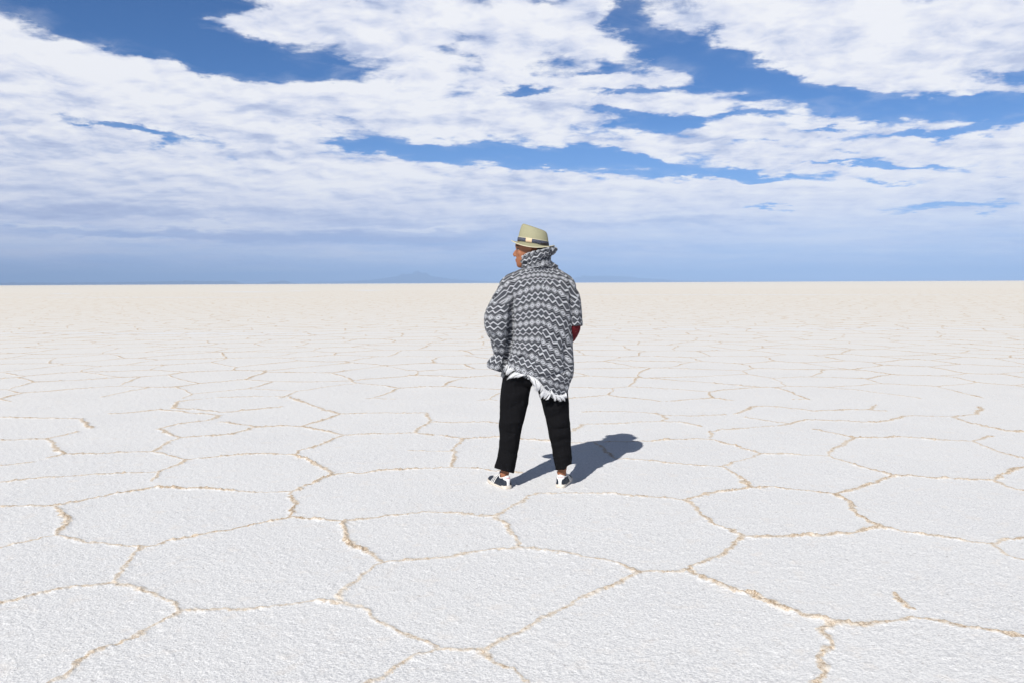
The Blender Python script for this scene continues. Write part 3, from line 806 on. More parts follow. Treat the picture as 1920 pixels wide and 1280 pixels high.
    for F_ in (FL, FR):
        tube(bm, [foot_pt(F_, .026, 0, .045), foot_pt(F_, .05, 0, .046), foot_pt(F_, .12, 0, .040), foot_pt(F_, .19, 0, .034), foot_pt(F_, .245, 0, .029)],
             [(.018, .018), (.026, .024), (.030, .018), (.034, .012), (.022, .006)], 16, up=(0, 0, 1))
        an = foot_pt(F_, .055, 0, .098)
        for s_ in (-1, 1): ell(bm, an + F_[2] * s_ * .022, (.012, .012, .014))
    # hands: palm, four unequal bent fingers, thumb from the side of the palm
    def hand(wr, d, side, up_):
        d = np.array(d, float); d /= np.linalg.norm(d); s_ = np.array(side, float); s_ -= d * np.dot(s_, d); s_ /= np.linalg.norm(s_)
        n_ = np.cross(d, s_) * up_
        tube(bm, [wr - d * .02, wr + d * .01, wr + d * .05, wr + d * .092], [(.026, .020), (.030, .018), (.041, .016), (.040, .013)], 16, up=n_)
        for k, (off, ln) in enumerate(((-.029, .068), (-.010, .078), (.010, .073), (.028, .058))):
            a = wr + d * .085 + s_ * off
            c1 = a + d * ln * .42 + n_ * .010 * (1 + .2 * k); c2 = c1 + d * ln * .27 + n_ * .016; c3 = c2 + d * ln * .16 + n_ * .020
            tube(bm, [a, a + d * ln * .2 + n_ * .003, c1, c2, c3], [.0095, .009, .0088, .0080, .0058], 10, sub=2)
        a = wr + d * .025 - s_ * .028
        tube(bm, [a, a - s_ * .020 + d * .025 + n_ * .006, a - s_ * .026 + d * .052 + n_ * .014, a - s_ * .020 + d * .075 + n_ * .022], [.013, .0115, .0098, .0072], 10, sub=2)
    hand(L(950, 678, .125), (.35, .45, -.82), (0, .9, .4), -1)
    hand(L(1048, 652, .20), (-.75, .25, -.60), (.6, .2, -.7), -1)
    me = voxel(bm, .0042, 3, .45)
    return place('body', me, SKIN)
body = build_body()
# eyes, brows
for s_ in (-1, 1):
    bm = bmesh.new(); ell(bm, hp_(973.6, 468.0, s_ * .036), (.0098, .0098, .0080)); e = bm_place('eye', bm, EYEW, body)
    bm = bmesh.new(); ell(bm, hp_(971.6, 468.0, s_ * .0385), (.0045, .0060, .0056)); bm_place('iris', bm, EYED, body)
    bm = bmesh.new(); tube(bm, [hp_(968.6, 462.2, s_ * .012), hp_(968.9, 461.4, s_ * .030), hp_(971.2, 461.4, s_ * .044), hp_(976.5, 462.6, s_ * .058)], [(.002, .003), (.003, .0040), (.003, .0036), (.0012, .002)], 10, up=(0, 0, 1)); bm_place('eyebrow', bm, HAIR, body)
    bm = bmesh.new(); tube(bm, [hp_(970.6, 467.0, s_ * .030), hp_(971.6, 466.0, s_ * .040), hp_(975.2, 467.2, s_ * .053)], [(.0015, .0018), (.002, .0022), (.001, .0012)], 8, up=(0, 0, 1)); bm_place('eyelashes', bm, HAIR, body)
def build_hair():
    bm = bmesh.new()
    rows = [(436, 984, 1015, .048), (442, 984, 1021, .062), (450, 984, 1026, .073), (456, 985, 1028.5, .079), (462, 998, 1030, .080), (468, 1000, 1029.5, .078), (475, 1001, 1027, .077), (482, 998, 1022, .073), (489, 1003, 1016, .062)]
    n = 30; rings = []
    for (p, f_, b_, w_) in rows:
        P0, P1 = hp_(f_, p), hp_(b_, p); c0 = (P0 + P1) / 2; hl = np.linalg.norm(P1 - P0) / 2
        rings.append([bm.verts.new(c0 + fw * hl * math.cos(2 * math.pi * k / n) + sw * w_ * math.sin(2 * math.pi * k / n)) for k in range(n)])
    for a, b in zip(rings[:-1], rings[1:]):
        for k in range(n): bm.faces.new((a[k], b[k], b[(k + 1) % n], a[(k + 1) % n]))
    bm.faces.new(rings[0]); bm.faces.new(rings[-1][::-1])
    me = voxel(bm, .004, 2)
    V = getco(me); N = getno(me)
    setco(me, V + N * (.0012 * vnoise(V[:, 0] * 400, V[:, 1] * 400, V[:, 2] * 90))[:, None])
    place('hair', me, HAIR)
build_hair()

# ---- hat, worn tipped back
def build_hat():
    ta = R(9.0)
    O_ = hp_(997.5, 457.5, 0)
    hf = np.array(fw) * math.cos(ta) + np.array((0, 0, 1.)) * math.sin(ta)
    hu = -np.array(fw) * math.sin(ta) + np.array((0, 0, 1.)) * math.cos(ta)
    hs = np.array(sw)
    def H(a, s_, u_): return O_ + hf * a + hs * s_ + hu * u_
    n = 64
    CR = [(0.000, .1050, .0865, 0, 0), (.012, .1050, .0865, 0, 0), (.028, .1045, .0855, 0, .0), (.045, .1025, .083, .02, .0), (.065, .0990, .0795, .08, 0), (.085, .0945, .075, .15, .0), (.100, .0895, .0700, .21, .0), (.108, .0840, .0640, .24, 0),
          (.1125, .0760, .0560, .25, 0), (.1135, .064, .045, .245, 0), (.1110, .048, .032, .235, 0), (.1065, .030, .019, .22, 0), (.1035, .012, .008, .22, 0)]
    def crown_pt(i, k, off=0):
        u_, a_, b_, tl, _ = CR[i]
        an = 2 * math.pi * k / n
        ca, sa = math.cos(an), math.sin(an)
        # teardrop: the front is pinched in at the top
        pin = max(0, ca) ** 2 * max(0, (u_ - .05)) * 2.2 * abs(sa)
        return H((a_ + off) * ca - .006 + .06 * u_, (b_ + off) * sa * (1 - pin * 1.6), u_ + tl * (a_ * ca) * .75)
    bm = bmesh.new()
    rings = [[bm.verts.new(crown_pt(i, k)) for k in range(n)] for i in range(len(CR))]
    for a, b in zip(rings[:-1], rings[1:]):
        for k in range(n): bm.faces.new((a[k], a[(k + 1) % n], b[(k + 1) % n], b[k]))
    bm.faces.new(rings[-1])
    def brim_pt(t, k):
        an = 2 * math.pi * k / n; ca, sa = math.cos(an), math.sin(an)
        a_ = .105 + .043 * t; b_ = .0865 + .043 * t
        z_ = .007 * t ** 2 * max(0, ca) ** 3 + .012 * t ** 2 * max(0, -ca) ** 2 - .024 * t * sa * sa - .004 * t * max(0, ca)
        return (a_ * ca - .006, b_ * sa, z_)
    ts = (0, .2, .4, .6, .8, .93, 1.0)
    top = [[bm.verts.new(H(*brim_pt(t, k))) for k in range(n)] for t in ts]
    bot = [[bm.verts.new(H(*(np.array(brim_pt(t, k)) - (0, 0, .0035 if t < .95 else .003)))) for k in range(n)] for t in ts]
    for S_, fl in ((top, 0), (bot, 1)):
        for a, b in zip(S_[:-1], S_[1:]):
            for k in range(n):
                f = (a[k], a[(k + 1) % n], b[(k + 1) % n], b[k]); bm.faces.new(f)
    for k in range(n):
        bm.faces.new((top[-1][k], top[-1][(k + 1) % n], bot[-1][(k + 1) % n], bot[-1][k]))
        bm.faces.new((top[0][k], top[0][(k + 1) % n], rings[0][(k + 1) % n], rings[0][k]))
    hat = bm_place('hat', bm, STRAW)
    # rolled rim
    def ringband(name, mat, z0, z1, off, parent, ks=None, uvs=False):
        bm = bmesh.new(); uvl = bm.loops.layers.uv.new('cloth')
        rng_ = range(n + 1) if ks is None else range(ks[0], ks[1] + 1)
        prev = None
        def cp(u_, k, o_):
            uu = [c[0] for c in CR]
            a_ = np.interp(u_, uu, [c[1] for c in CR]); b_ = np.interp(u_, uu, [c[2] for c in CR]); tl = np.interp(u_, uu, [c[3] for c in CR])
            an = 2 * math.pi * k / n; ca, sa = math.cos(an), math.sin(an)
            return H((a_ + o_) * ca - .006 + .06 * u_, (b_ + o_) * sa, u_ + tl * a_ * ca * .75)
        cols = []
        for k in rng_:
            cols.append([bm.verts.new(cp(z0, k, 0)), bm.verts.new(cp(z0, k, off)), bm.verts.new(cp((z0 + z1) / 2, k, off * 1.25)), bm.verts.new(cp(z1, k, off)), bm.verts.new(cp(z1, k, 0))])
        for i, (a, b) in enumerate(zip(cols[:-1], cols[1:])):
            for j in range(4):
                f = bm.faces.new((a[j], b[j], b[j + 1], a[j + 1]))
                zz_ = (z0, z0, (z0 + z1) / 2, z1, z1)
                for lp, (ii, jj) in zip(f.loops, ((i, j), (i + 1, j), (i + 1, j + 1), (i, j + 1))):
                    lp[uvl].uv = (ii * .0098, zz_[jj])
        return bm_place(name, bm, mat, parent)
    ringband('hatband', BAND, .004, .030, .0028, hat)
    ringband('band_edging', STRAWL, .0300, .0335, .0034, hat)
    ringband('band_tab', TAN, .003, .0318, .0052, hat, (12, 16))
    bm = bmesh.new()
    rim = [H(*(np.array(brim_pt(1.0, k)) - (0, 0, .0016))) for k in range(n)]
    vs = []
    for k in range(n):
        t = rim[(k + 1) % n] - rim[k - 1]; t /= np.linalg.norm(t); o_ = np.cross(t, hu)
        vs.append([bm.verts.new(rim[k] + .0028 * (o_ * math.cos(a) + hu * math.sin(a))) for a in np.arange(0, 6.2, 2 * math.pi / 8)])
    for k in range(n):
        for j in range(8): bm.faces.new((vs[k][j], vs[(k + 1) % n][j], vs[(k + 1) % n][(j + 1) % 8], vs[k][(j + 1) % 8]))
    bm_place('brim_edge', bm, STRAWL, hat)
build_hat()

# ---- jacket
def spiral_uv(me, fn):
    """fn(V per loop, face centres per loop) -> u, v in metres"""
    nl = len(me.loops)
    li = np.empty(nl, np.int32); me.loops.foreach_get('vertex_index', li)
    np_ = len(me.polygons)
    cen = np.empty(np_ * 3, np.float32); me.polygons.foreach_get('center', cen); cen = cen.reshape(-1, 3)
    tot = np.empty(np_, np.int32); me.polygons.foreach_get('loop_total', tot)
    V = getco(me)[li]; C_ = np.repeat(cen, tot, 0).astype(float)
    u, v = fn(V, C_)
    lay = me.uv_layers.new(name='cloth')
    lay.data.foreach_set('uv', np.stack([u, v], -1).astype(np.float32).ravel())
SLV_L = [(975, 534, 11, 0), (955, 540, 16, 0), (945, 556, 18, 0), (941, 574, 23, -.01), (934, 596, 25, -.025), (934, 614, 24.5, -.03), (940, 628, 20, -.01), (940.5, 645, 19.5, .02), (941, 658, 16, .05), (940, 670, 16, .06), (932, 684, 18.5, .06), (929, 692, 16, .06)]
SLV_R = [(1040, 532, 11, 0), (1057, 541, 16, 0), (1065, 552, 18.5, 0), (1069, 562, 19, -.01), (1073, 585, 18.5, -.015), (1075, 604, 17.5, -.015), (1075.5, 611.5, 17, -.015)]
def build_jacket():
    bm = bmesh.new()
    hloft(bm, [(500, 990, 1034, .070, .0), (506, 977, 1047, .078, .0), (511, 961, 1058, .088, 0), (517, 948, 1067, .100, 0), (524, 939, 1074, .112, 0), (534, 936, 1079, .122, 0), (550, 943, 1080, .134, 0), (570, 951, 1078, .142, 0), (600, 957, 1074, .148, 0),
               (640, 955, 1073, .152, .0), (670, 950, 1075, .158, 0), (690, 943, 1076, .162, 0), (705, 939, 1074, .162, 0), (720, 942, 1070, .160, 0), (735, 945, 1067, .155, 0), (752, 950, 1064, .150, 0)], 64, 2.25)
    for S_ in (SLV_L, SLV_R):
        tube(bm, [L(a, b, d) for a, b, c, d in S_], [(c * .00368, c * .0037) for a, b, c, d in S_], 28)
    me = voxel(bm, .0058, 5, .5)
    folds(me, [
        # sleeve / back grooves
        (961, 552, 959, 600, 4, -26), (959, 598, 953, 655, 4, -34), (953, 655, 943, 692, 4, -28), (968, 560, 962, 640, 6, 5),
        (1066, 548, 1071, 580, 3, -12), (1071, 580, 1072, 612, 3, -14), (1058, 545, 1066, 600, 5, 5),
        # big diagonal drape from the left pocket up to the middle seam
        (943, 694, 960, 672, 4, -14), (960, 672, 1002, 652, 4, -13), (1002, 652, 1020, 630, 5, -7), (946, 682, 962, 664, 4, 9), (962, 664, 1000, 644, 6, 9), (970, 690, 1015, 668, 7, 9),
        (975, 627, 1008, 620, 5, -8), (978, 618, 1010, 612, 4, 6), (1012, 560, 1014, 620, 3, -4), (1016, 540, 1016, 590, 3, -3),
        (1020, 600, 1055, 660, 6, 6), (1030, 590, 1062, 640, 5, -6), (1010, 630, 1052, 690, 6, -5), (1058, 640, 1060, 692, 6, -16), (1066, 650, 1070, 690, 5, 8),
        (985, 700, 1035, 697, 3.5, -13), (1035, 697, 1070, 686, 4, -15), (990, 690, 1050, 689, 4, 8), (1010, 707, 1062, 704, 5, 9), (1048, 705, 1052, 738, 4, -6), (1030, 712, 1035, 735, 4, 4),
        # sleeve creases
        (911, 600, 940, 617, 4, -8), (913, 622, 938, 628, 3.5, -10), (918, 640, 948, 650, 3.5, -9), (920, 655, 946, 667, 3, -8), (914, 612, 940, 624, 3, 6), (918, 632, 944, 641, 3, 6), (924, 548, 950, 580, 6, 5), (930, 540, 948, 600, 4, -4),
        (914, 688, 936, 676, 3, -6), (1076, 570, 1090, 600, 3, -5), (1080, 560, 1088, 590, 3, 4),
        # shoulders
        (960, 524, 990, 512, 5, -4), (1030, 512, 1060, 530, 5, -4), (985, 512, 1000, 540, 6, 3)],
        noise=((.06, .12, 4.2, 0), (.026, .05, 1.8, 5)))
    # side outlines: small drape bulges
    V = getco(me)
    def hem_py(x):        # lower edge of the back, in the garment's own plane
        xs = [930, 938, 943, 947, 952, 960, 968, 976, 985, 995, 1004, 1012, 1019, 1027, 1036, 1048, 1058, 1063, 1067, 1071, 1078]
        ys = [697, 702, 704, 696, 683, 685, 691, 696, 701, 704, 709, 716, 725, 733, 739, 741, 739, 730, 716, 706, 700]
        return np.interp(x, xs, ys)
    k = 1 / 0.00368
    zt = L(1000, 419)[2]; zb = L(1000, 908)[2]
    def gxy(V): return 1000 + (V[:, 0] - L(1000, 700)[0]) * k, np.interp(-V[:, 2], [-zt, -zb], [419, 908])
    bm = bmesh.new(); bm.from_mesh(me)
    cen = np.array([f.calc_center_median() for f in bm.faces]); gx, gy = gxy(cen)
    backf = cen[:, 1] < YP + .01
    lim = np.where(backf, hem_py(gx), np.interp(gx, [935, 960, 1000, 1050, 1075], [701, 700, 706, 704, 700]))
    sleeve = (gx < 950) & (gy > 640) & (cen[:, 1] > YP + .02)
    dele = (gy > lim) | ((gx > 1071.5) & (gy > 610.6) & (gy < 618) & (gx > 1071))
    bm.faces.ensure_lookup_table()
    bmesh.ops.delete(bm, geom=[f for f, d in zip(bm.faces, dele) if d], context='FACES')
    bmesh.ops.smooth_vert(bm, verts=[v for v in bm.verts if v.is_boundary], factor=.5, use_axis_x=True, use_axis_y=True, use_axis_z=True)
    me = bpy.data.meshes.new('jacket'); bm.to_mesh(me); bm.free()
    ang = np.linspace(-math.pi, math.pi, 721); arc = np.cumsum(np.sqrt((.222 * np.cos(ang)) ** 2 + (.15 * np.sin(ang)) ** 2)) * (ang[1] - ang[0]); arc -= arc[360]
    cxw = L(1016, 600)[0]
    def fn(V, C_):
        gx, gy = gxy(C_)
        vx, vy = gxy(V)
        lc = np.interp(gy, [s[1] for s in SLV_L], [s[0] for s in SLV_L]); rc = np.interp(gy, [s[1] for s in SLV_R], [s[0] for s in SLV_R])
        split_l = np.interp(gy, [546, 562, 572, 600, 655, 700], [880, 925, 961, 957, 950, 938])
        split_r = np.interp(gy, [546, 562, 575, 612, 700], [1110, 1072, 1070, 1072, 1100])
        isl = (gx < split_l); isr = (gx > split_r) & (gy < 620)
        bc = np.interp(vy, [500, 1000], [1012, 1012])
        phi = np.arctan2((V[:, 0] - (cxw - .03)) / .222, -(V[:, 1] - YP) / .15)
        u = np.interp(phi, ang, arc)
        seamx = np.interp(vy, [500, 600, 640, 665, 700], [1019, 1018, 1013, 1003, 1000])
        dx = (vx - seamx) * .00368; dxc = (gx - np.interp(gy, [500, 600, 640, 665, 700], [1019, 1018, 1013, 1003, 1000]))
        right = dxc > 0
        kq_l = np.interp(vy, [500, 570, 620, 700], [1.7, 1.3, .3, -.4]); sl_l = np.interp(vy, [500, 560, 620, 660, 700], [0, 0, .02, -.25, .35])
        sl_r = np.interp(vy, [500, 560, 600, 640, 680, 740], [.05, .12, .35, .62, .52, .35]); kq_r = np.interp(vy, [500, 560, 620, 700], [1.9, 1.8, .4, 0.0])
        v = V[:, 2] + np.where(right, sl_r * np.maximum(dx, 0) + kq_r * dx ** 2 + .006, kq_l * dx ** 2 + sl_l * -np.minimum(dx, 0))
        low = np.clip((vy - 655) / 30, 0, 1) * (~right)
        v = v + low * (.45 * dx)
        u = np.where(right, u + .013, u)
        # sleeves
        ldy = np.interp(vy, [s[1] for s in SLV_L], [s[3] for s in SLV_L])
        ul = np.arctan2((vx - lc) * .00368, -(V[:, 1] - YP - ldy) + .02) * .085 - .255
        vl = V[:, 2] - .40 * (vx - 945) * .00368 * np.clip((600 - vy) / 50, 0, 1) + .085 - 1.5 * ((vx - lc) * .00368) ** 2
        ur = np.arctan2((vx - rc) * .00368, -(V[:, 1] - YP + .01)) * .062 + .7
        vr = V[:, 2] + .055
        # turned ninety degrees on the short right sleeve
        u2 = np.where(isl, ul, np.where(isr, ur + 0 * vr, u)); v2 = np.where(isl, vl, np.where(isr, vr, v))
        ztop = L(1010, 527)[2]
        v2 = v2 + np.where(isl | isr, 0, .75 * np.maximum(0, V[:, 2] - ztop))
        return u2, v2 - L(1010, 522)[2] + 20 * PER_V
    spiral_uv(me, fn)
    o = place('jacket', me, WEAVE)
    s = o.modifiers.new('thick', 'SOLIDIFY'); s.thickness = .004; s.offset = -1
    return o
jacket = build_jacket()

# hood, bunched up round the neck
def build_hood():
    bm = bmesh.new()
    def roll(c, ra, rb, prof, n=40, wob=0.0, sd_=0):
        """closed roll round the neck: prof(angle) -> (dz, half height, thickness, radial offset)"""
        rings = []
        for k in range(n):
            an = 2 * math.pi * k / n
            ca, sa = math.cos(an), math.sin(an)     # 0 = right, 90 = away from camera
            dz, hh, th, ro, lean = prof(an)
            cc = np.array(c) + np.array(((ra + ro) * ca, (rb + ro) * sa, dz))
            out = np.array((ca, sa, 0.0))
            ring = []
            for j in range(14):
                b = 2 * math.pi * j / 14
                ring.append(bm.verts.new(cc + out * (th * math.cos(b) + lean * math.sin(b) * hh) + np.array((0, 0, hh * math.sin(b)))))
            rings.append(ring)
        for k in range(n):
            a, b = rings[k], rings[(k + 1) % n]
            for j in range(14): bm.faces.new((a[j], b[j], b[(j + 1) % 14], a[(j + 1) % 14]))
    c0 = np.array(L(1008, 482)); s = .00368
    # upper fold: hugs the jaw at the left, rises and stands out at the right/back
    def pa(an):
        x_ = math.cos(an)                                   # -1 left .. 1 right
        px = 1008 + 33 * x_
        topy = np.interp(px, [975, 984, 1000, 1020, 1035, 1041], [481, 476.5, 472.5, 467, 464, 466])
        boty = np.interp(px, [975, 984, 1000, 1020, 1035, 1041], [500, 497, 488, 482, 478, 475])
        far = .5 + .5 * math.sin(an)
        mid = (topy + boty) / 2 + far * 3; hh = (boty - topy) / 2
        return (-(mid - 482) * s, hh * s, .0115 + .004 * math.sin(3 * an), 0, .10 + .25 * max(0, x_))
    roll(c0, 30.5 * s, .098, pa)
    # the corner of the hood sticking out to the right
    tube(bm, [L(1022, 473, -.02), L(1034, 469.5, -.01), L(1042, 468.5, .0), L(1045.5, 469.5, .0)], [(.030, .030), (.024, .026), (.014, .020), (.004, .008)], 14)
    # lower folds wrapping the neck
    def pb(an):
        x_ = math.cos(an); px = 1006 + 24 * x_
        topy = np.interp(px, [980, 995, 1010, 1030], [490, 484, 479, 480]); boty = np.interp(px, [980, 995, 1010, 1030], [505, 500, 494, 490])
        mid = (topy + boty) / 2; hh = (boty - topy) / 2
        return (-(mid - 482) * s, hh * s, .012, 0, .0)
    roll(np.array(L(1006, 482)), 23.5 * s, .092, pb)
    def pc(an):
        x_ = math.cos(an); px = 1010 + 28 * x_
        mid = np.interp(px, [982, 1000, 1020, 1040], [501, 496, 495, 496])
        return (-(mid - 482) * s, 6.5 * s, .012, 0, -.35)
    roll(np.array(L(1010, 482)), 24 * s, .090, pc)
    # loose collar end on the right shoulder
    tube(bm, [L(1018, 492, -.06), L(1030, 496, -.045), L(1040, 499, -.03), L(1046, 505, -.02)], [(.018, .012), (.017, .012), (.015, .012), (.007, .008)], 14)
    me = voxel(bm, .0045, 4, .5)
    folds(me, [(980, 483, 1005, 474, 2.5, -7), (1005, 474, 1035, 470, 2.5, -6), (985, 495, 1010, 486, 2, -7), (1010, 486, 1030, 482, 2, -6), (990, 503, 1020, 492, 2.5, -8), (1020, 492, 1036, 493, 2.2, -12), (995, 478, 1020, 472, 2, 4), (1000, 498, 1030, 500, 2, -5), (983, 500, 992, 480, 2, -6), (978, 492, 1000, 481, 2, 6), (1000, 481, 1030, 476, 2, 7), (1012, 470, 1040, 478, 2, -6), (1020, 484, 1040, 474, 2, -7), (988, 496, 1004, 505, 2, -6), (1004, 505, 1036, 500, 2.5, -7)],
          noise=((.034, .03, 5.0, 3), (.014, .016, 2.0, 8)))
    def fn(V, C_):
        phi = np.arctan2((V[:, 0] - c0[0]), -(V[:, 1] - YP)); u = phi * .115
        tilt = (V[:, 0] - c0[0]) * .30
        wv_ = .014 * vnoise(V[:, 0] * 14, V[:, 1] * 14, V[:, 2] * 14)
        return u * 1.05 + .3 + wv_, V[:, 2] * 1.1 - tilt * 1.25 + .018 + wv_ * 1.6
    spiral_uv(me, fn)
    return place('hood', me, WEAVE, jacket)
build_hood()

# white tassel fringe along the hem
def build_fringe():
    bm = bmesh.new()
    hem = [  # root (px,py) -> tip (px,py), lift towards camera at middle
        ((950, 683), (945, 692)), ((954, 684), (946, 697)), ((960, 686), (948, 700)), ((967, 690), (952, 704)), ((974, 695), (956, 707)), ((981, 699), (963, 707)), ((986, 702), (975, 705)),
        ((987, 702), (994, 710)), ((993, 704), (1001, 717)), ((999, 706), (1004, 724)), ((1003, 708), (1006, 729)), ((1008, 712), (1006, 728)), ((1012, 716), (1008, 731)), ((1017, 722), (1011, 737)), ((1022, 729), (1014, 742)), ((1028, 733), (1018, 746)), ((1033, 737), (1024, 746)),
        ((1034, 731), (1037, 744)), ((1037, 738), (1042, 748)), ((1042, 740), (1049, 750)), ((1049, 741), (1056, 748)), ((1056, 740), (1061, 745)), ((1061, 736), (1062, 743))]
    NC = 40
    for ci in range(NC):
        tc = (ci + .5 + rng.uniform(-.3, .3)) / NC * (len(hem) - 1)
        ctip = rng.normal(0, 1.3, 2); cl = rng.normal(0, .14); bendv = np.array((rng.normal(1.0, 1.2), rng.normal(-1.2, 1.0)))
        for q in range(15):
            t = min(max(tc + rng.uniform(-.34, .34), 0), len(hem) - 1.001); k = int(t); f = t - k
            if k == 6: continue
            r0 = np.array(hem[k][0]) * (1 - f) + np.array(hem[k + 1][0]) * f
            kc = min(int(tc), len(hem) - 2); fc = tc - kc
            r1 = (np.array(hem[k][1]) * (1 - f) + np.array(hem[k + 1][1]) * f) * .45 + (np.array(hem[kc][1]) * (1 - fc) + np.array(hem[kc + 1][1]) * fc) * .55
            r1 = r1 + ctip + rng.normal(0, .8, 2) + (r1 - r0) * (cl + rng.normal(0, .10))
            fx = (r0[0] - 1012) / 62
            yb = -.162 * math.sqrt(max(.05, 1 - min(.98, abs(fx)) ** 2.2)) - .004
            lift = rng.uniform(.000, .016)
            m1 = r0 * .7 + r1 * .3 + bendv * .6 + rng.normal(0, .3, 2); m2 = r0 * .3 + r1 * .7 + bendv + rng.normal(0, .3, 2)
            rr_ = rng.uniform(.0009, .0017)
            tube(bm, [L(*r0, yb + .004), L(*m1, yb - lift * .7), L(*m2, yb - lift * .8), L(*r1, yb + .008 - lift * .4)], [rr_ * .9, rr_, rr_, rr_ * .5], 5, sub=3)
    # loose tuft seen between the legs
    main = bm; bm = bmesh.new()
    for i in range(60):
        a = np.array((rng.uniform(1000, 1009), 712 + rng.uniform(-3, 6))); b = a + np.array((rng.uniform(-4, 2), rng.uniform(8, 20)))
        tube(bm, [L(*a, -.10), L(*((a + b) / 2 + rng.normal(0, .8, 2)), -.11), L(*b, -.10)], [.0016, .0016, .0008], 5, sub=3)
    bm_place('loose_tassel', bm, FRW, jacket); bm = main
    # knots along the hem
    for i in range(46):
        t = (i + .5) / 46 * (len(hem) - 1); k = min(int(t), len(hem) - 2); f = t - k
        r0 = np.array(hem[k][0]) * (1 - f) + np.array(hem[k + 1][0]) * f
        fx = (r0[0] - 1012) / 62; yb = -.162 * math.sqrt(max(.05, 1 - min(.98, abs(fx)) ** 2.2)) - .006
        ell(bm, L(*r0, yb), (.0034, .003, .0046), seg=8, rg=6)
    bm_place('fringe', bm, FRW, jacket)
build_fringe()

# dark red sleeve showing under the short jacket sleeve
bm = bmesh.new()
tube(bm, [L(1074.5, 600, -.015), L(1077, 612, -.015), L(1077, 619, 0), L(1070, 632, .06), L(1057, 648, .17)], [(.047, .046), (.042, .043), (.037, .04), (.036, .038), (.032, .033)], 22)
me = voxel(bm, .005, 3); folds(me, [(1074, 616, 1084, 622, 2, -4)], noise=((.03, .03, 1.5, 2),)); place('sweater_sleeve', me, RED)

# ---- trousers
def build_trousers():
    bm = bmesh.new()
    hloft(bm, [(655, 962, 1056, .115, 0), (680, 950, 1060, .125, 0), (700, 945, 1062, .13, 0), (712, 946, 1061, .122, 0), (720, 950, 1056, .10, 0)], 40)
    dl = lambda t: t * DYL; dr_ = lambda t: t * DYR
    hloft(bm, [(696, 943, 1000, .118, 0), (705, 942.5, 1000, .115, 0), (720, 941, 997, .108, 0), (740, 939, 993, .10, dl(.1)), (760, 938, 988.5, .094, dl(.18)), (780, 937.8, 984, .088, dl(.28)), (792, 937, 980, .084, dl(.34)), (800, 935.6, 978, .082, dl(.4)), (812, 937.5, 977, .080, dl(.45)), (825, 937, 974.5, .078, dl(.55)),
               (840, 936, 972, .076, dl(.65)), (852, 934.5, 970, .075, dl(.72)), (862, 932, 968, .075, dl(.8)), (872, 928.5, 966, .076, dl(.9)), (880, 926.5, 964.5, .077, dl(.95)), (895, 925.5, 962, .078, dl(1))], 36, 2.15)
    hloft(bm, [(696, 1004, 1062, .118, 0), (715, 1005, 1062.5, .11, 0), (735, 1010, 1064, .102, 0), (750, 1015, 1065.5, .096, dr_(.1)), (770, 1020, 1066.5, .09, dr_(.2)), (785, 1024, 1067, .084, dr_(.3)), (793, 1026, 1068.5, .082, dr_(.35)), (805, 1028.5, 1069, .08, dr_(.4)), (825, 1032, 1070, .077, dr_(.55)),
               (845, 1036, 1071, .074, dr_(.7)), (862, 1039, 1071.5, .072, dr_(.85)), (880, 1042, 1072, .071, dr_(1)), (893, 1043, 1071, .070, dr_(1))], 36, 2.15)
    me = voxel(bm, .0058, 4, .5)
    folds(me, [(944, 712, 990, 724, 5, -7), (1016, 745, 1062, 738, 5, -6), (936, 835, 972, 845, 4, -7), (1034, 822, 1070, 816, 4, -7), (1040, 850, 1070, 842, 3.5, 6), (940, 745, 985, 728, 5, 5), (942, 765, 990, 740, 5, -6), (940, 800, 975, 812, 4, -9), (938, 790, 978, 780, 5, 7), (940, 822, 972, 806, 4, 6), (938, 850, 955, 872, 4, -7), (945, 880, 960, 850, 5, 5), (950, 862, 948, 885, 3, -6), (975, 760, 960, 840, 5, 4),
               (1020, 765, 1064, 750, 5, 5), (1022, 780, 1066, 765, 5, -6), (1030, 800, 1068, 795, 4, -9), (1030, 812, 1066, 806, 5, 6), (1036, 840, 1068, 828, 5, -5), (1050, 850, 1056, 878, 5, 5), (1042, 860, 1066, 850, 4, 4), (970, 715, 995, 722, 4, -5)],
          noise=((.06, .13, 4.0, 1), (.03, .06, 1.8, 6)))
    k = 1 / 0.00368; zt = L(1000, 419)[2]; zb = L(1000, 908)[2]
    bm = bmesh.new(); bm.from_mesh(me); bm.faces.ensure_lookup_table()
    cen = np.array([f.calc_center_median() for f in bm.faces])
    gx, gy = topx(cen)
    lim = np.where(gx < 1000, np.interp(gx, [926, 940, 952, 963], [876.5, 881, 884.5, 887]), np.interp(gx, [1041, 1060, 1064, 1073], [881, 880, 873, 869]))
    lim = lim - np.clip((cen[:, 1] - YP - np.where(gx < 1000, DYL, DYR)) / .07, -0, 1) * 8
    bmesh.ops.delete(bm, geom=[f for f, d in zip(bm.faces, gy > lim) if d], context='FACES')
    bv = [v for v in bm.verts if v.is_boundary]
    cv = np.array([v.co for v in bv]); gx, gy = topx(cv)
    lim = np.where(gx < 1000, np.interp(gx, [926, 940, 952, 963], [876.5, 881, 884.5, 887]), np.interp(gx, [1041, 1060, 1064, 1073], [881, 880, 873, 869])) - np.clip((cv[:, 1] - YP - np.where(gx < 1000, DYL, DYR)) / .07, -0, 1) * 8
    for v, d in zip(bv, np.clip(gy - lim, -3, 3)): v.co.z += d * .0037
    for _ in range(2): bmesh.ops.smooth_vert(bm, verts=bv, factor=.5, use_axis_x=True, use_axis_y=True, use_axis_z=True)
    me = bpy.data.meshes.new('trousers'); bm.to_mesh(me); bm.free()
    o = place('trousers', me, BLACK)
    s = o.modifiers.new('thick', 'SOLIDIFY'); s.thickness = .004; s.offset = -1
build_trousers()

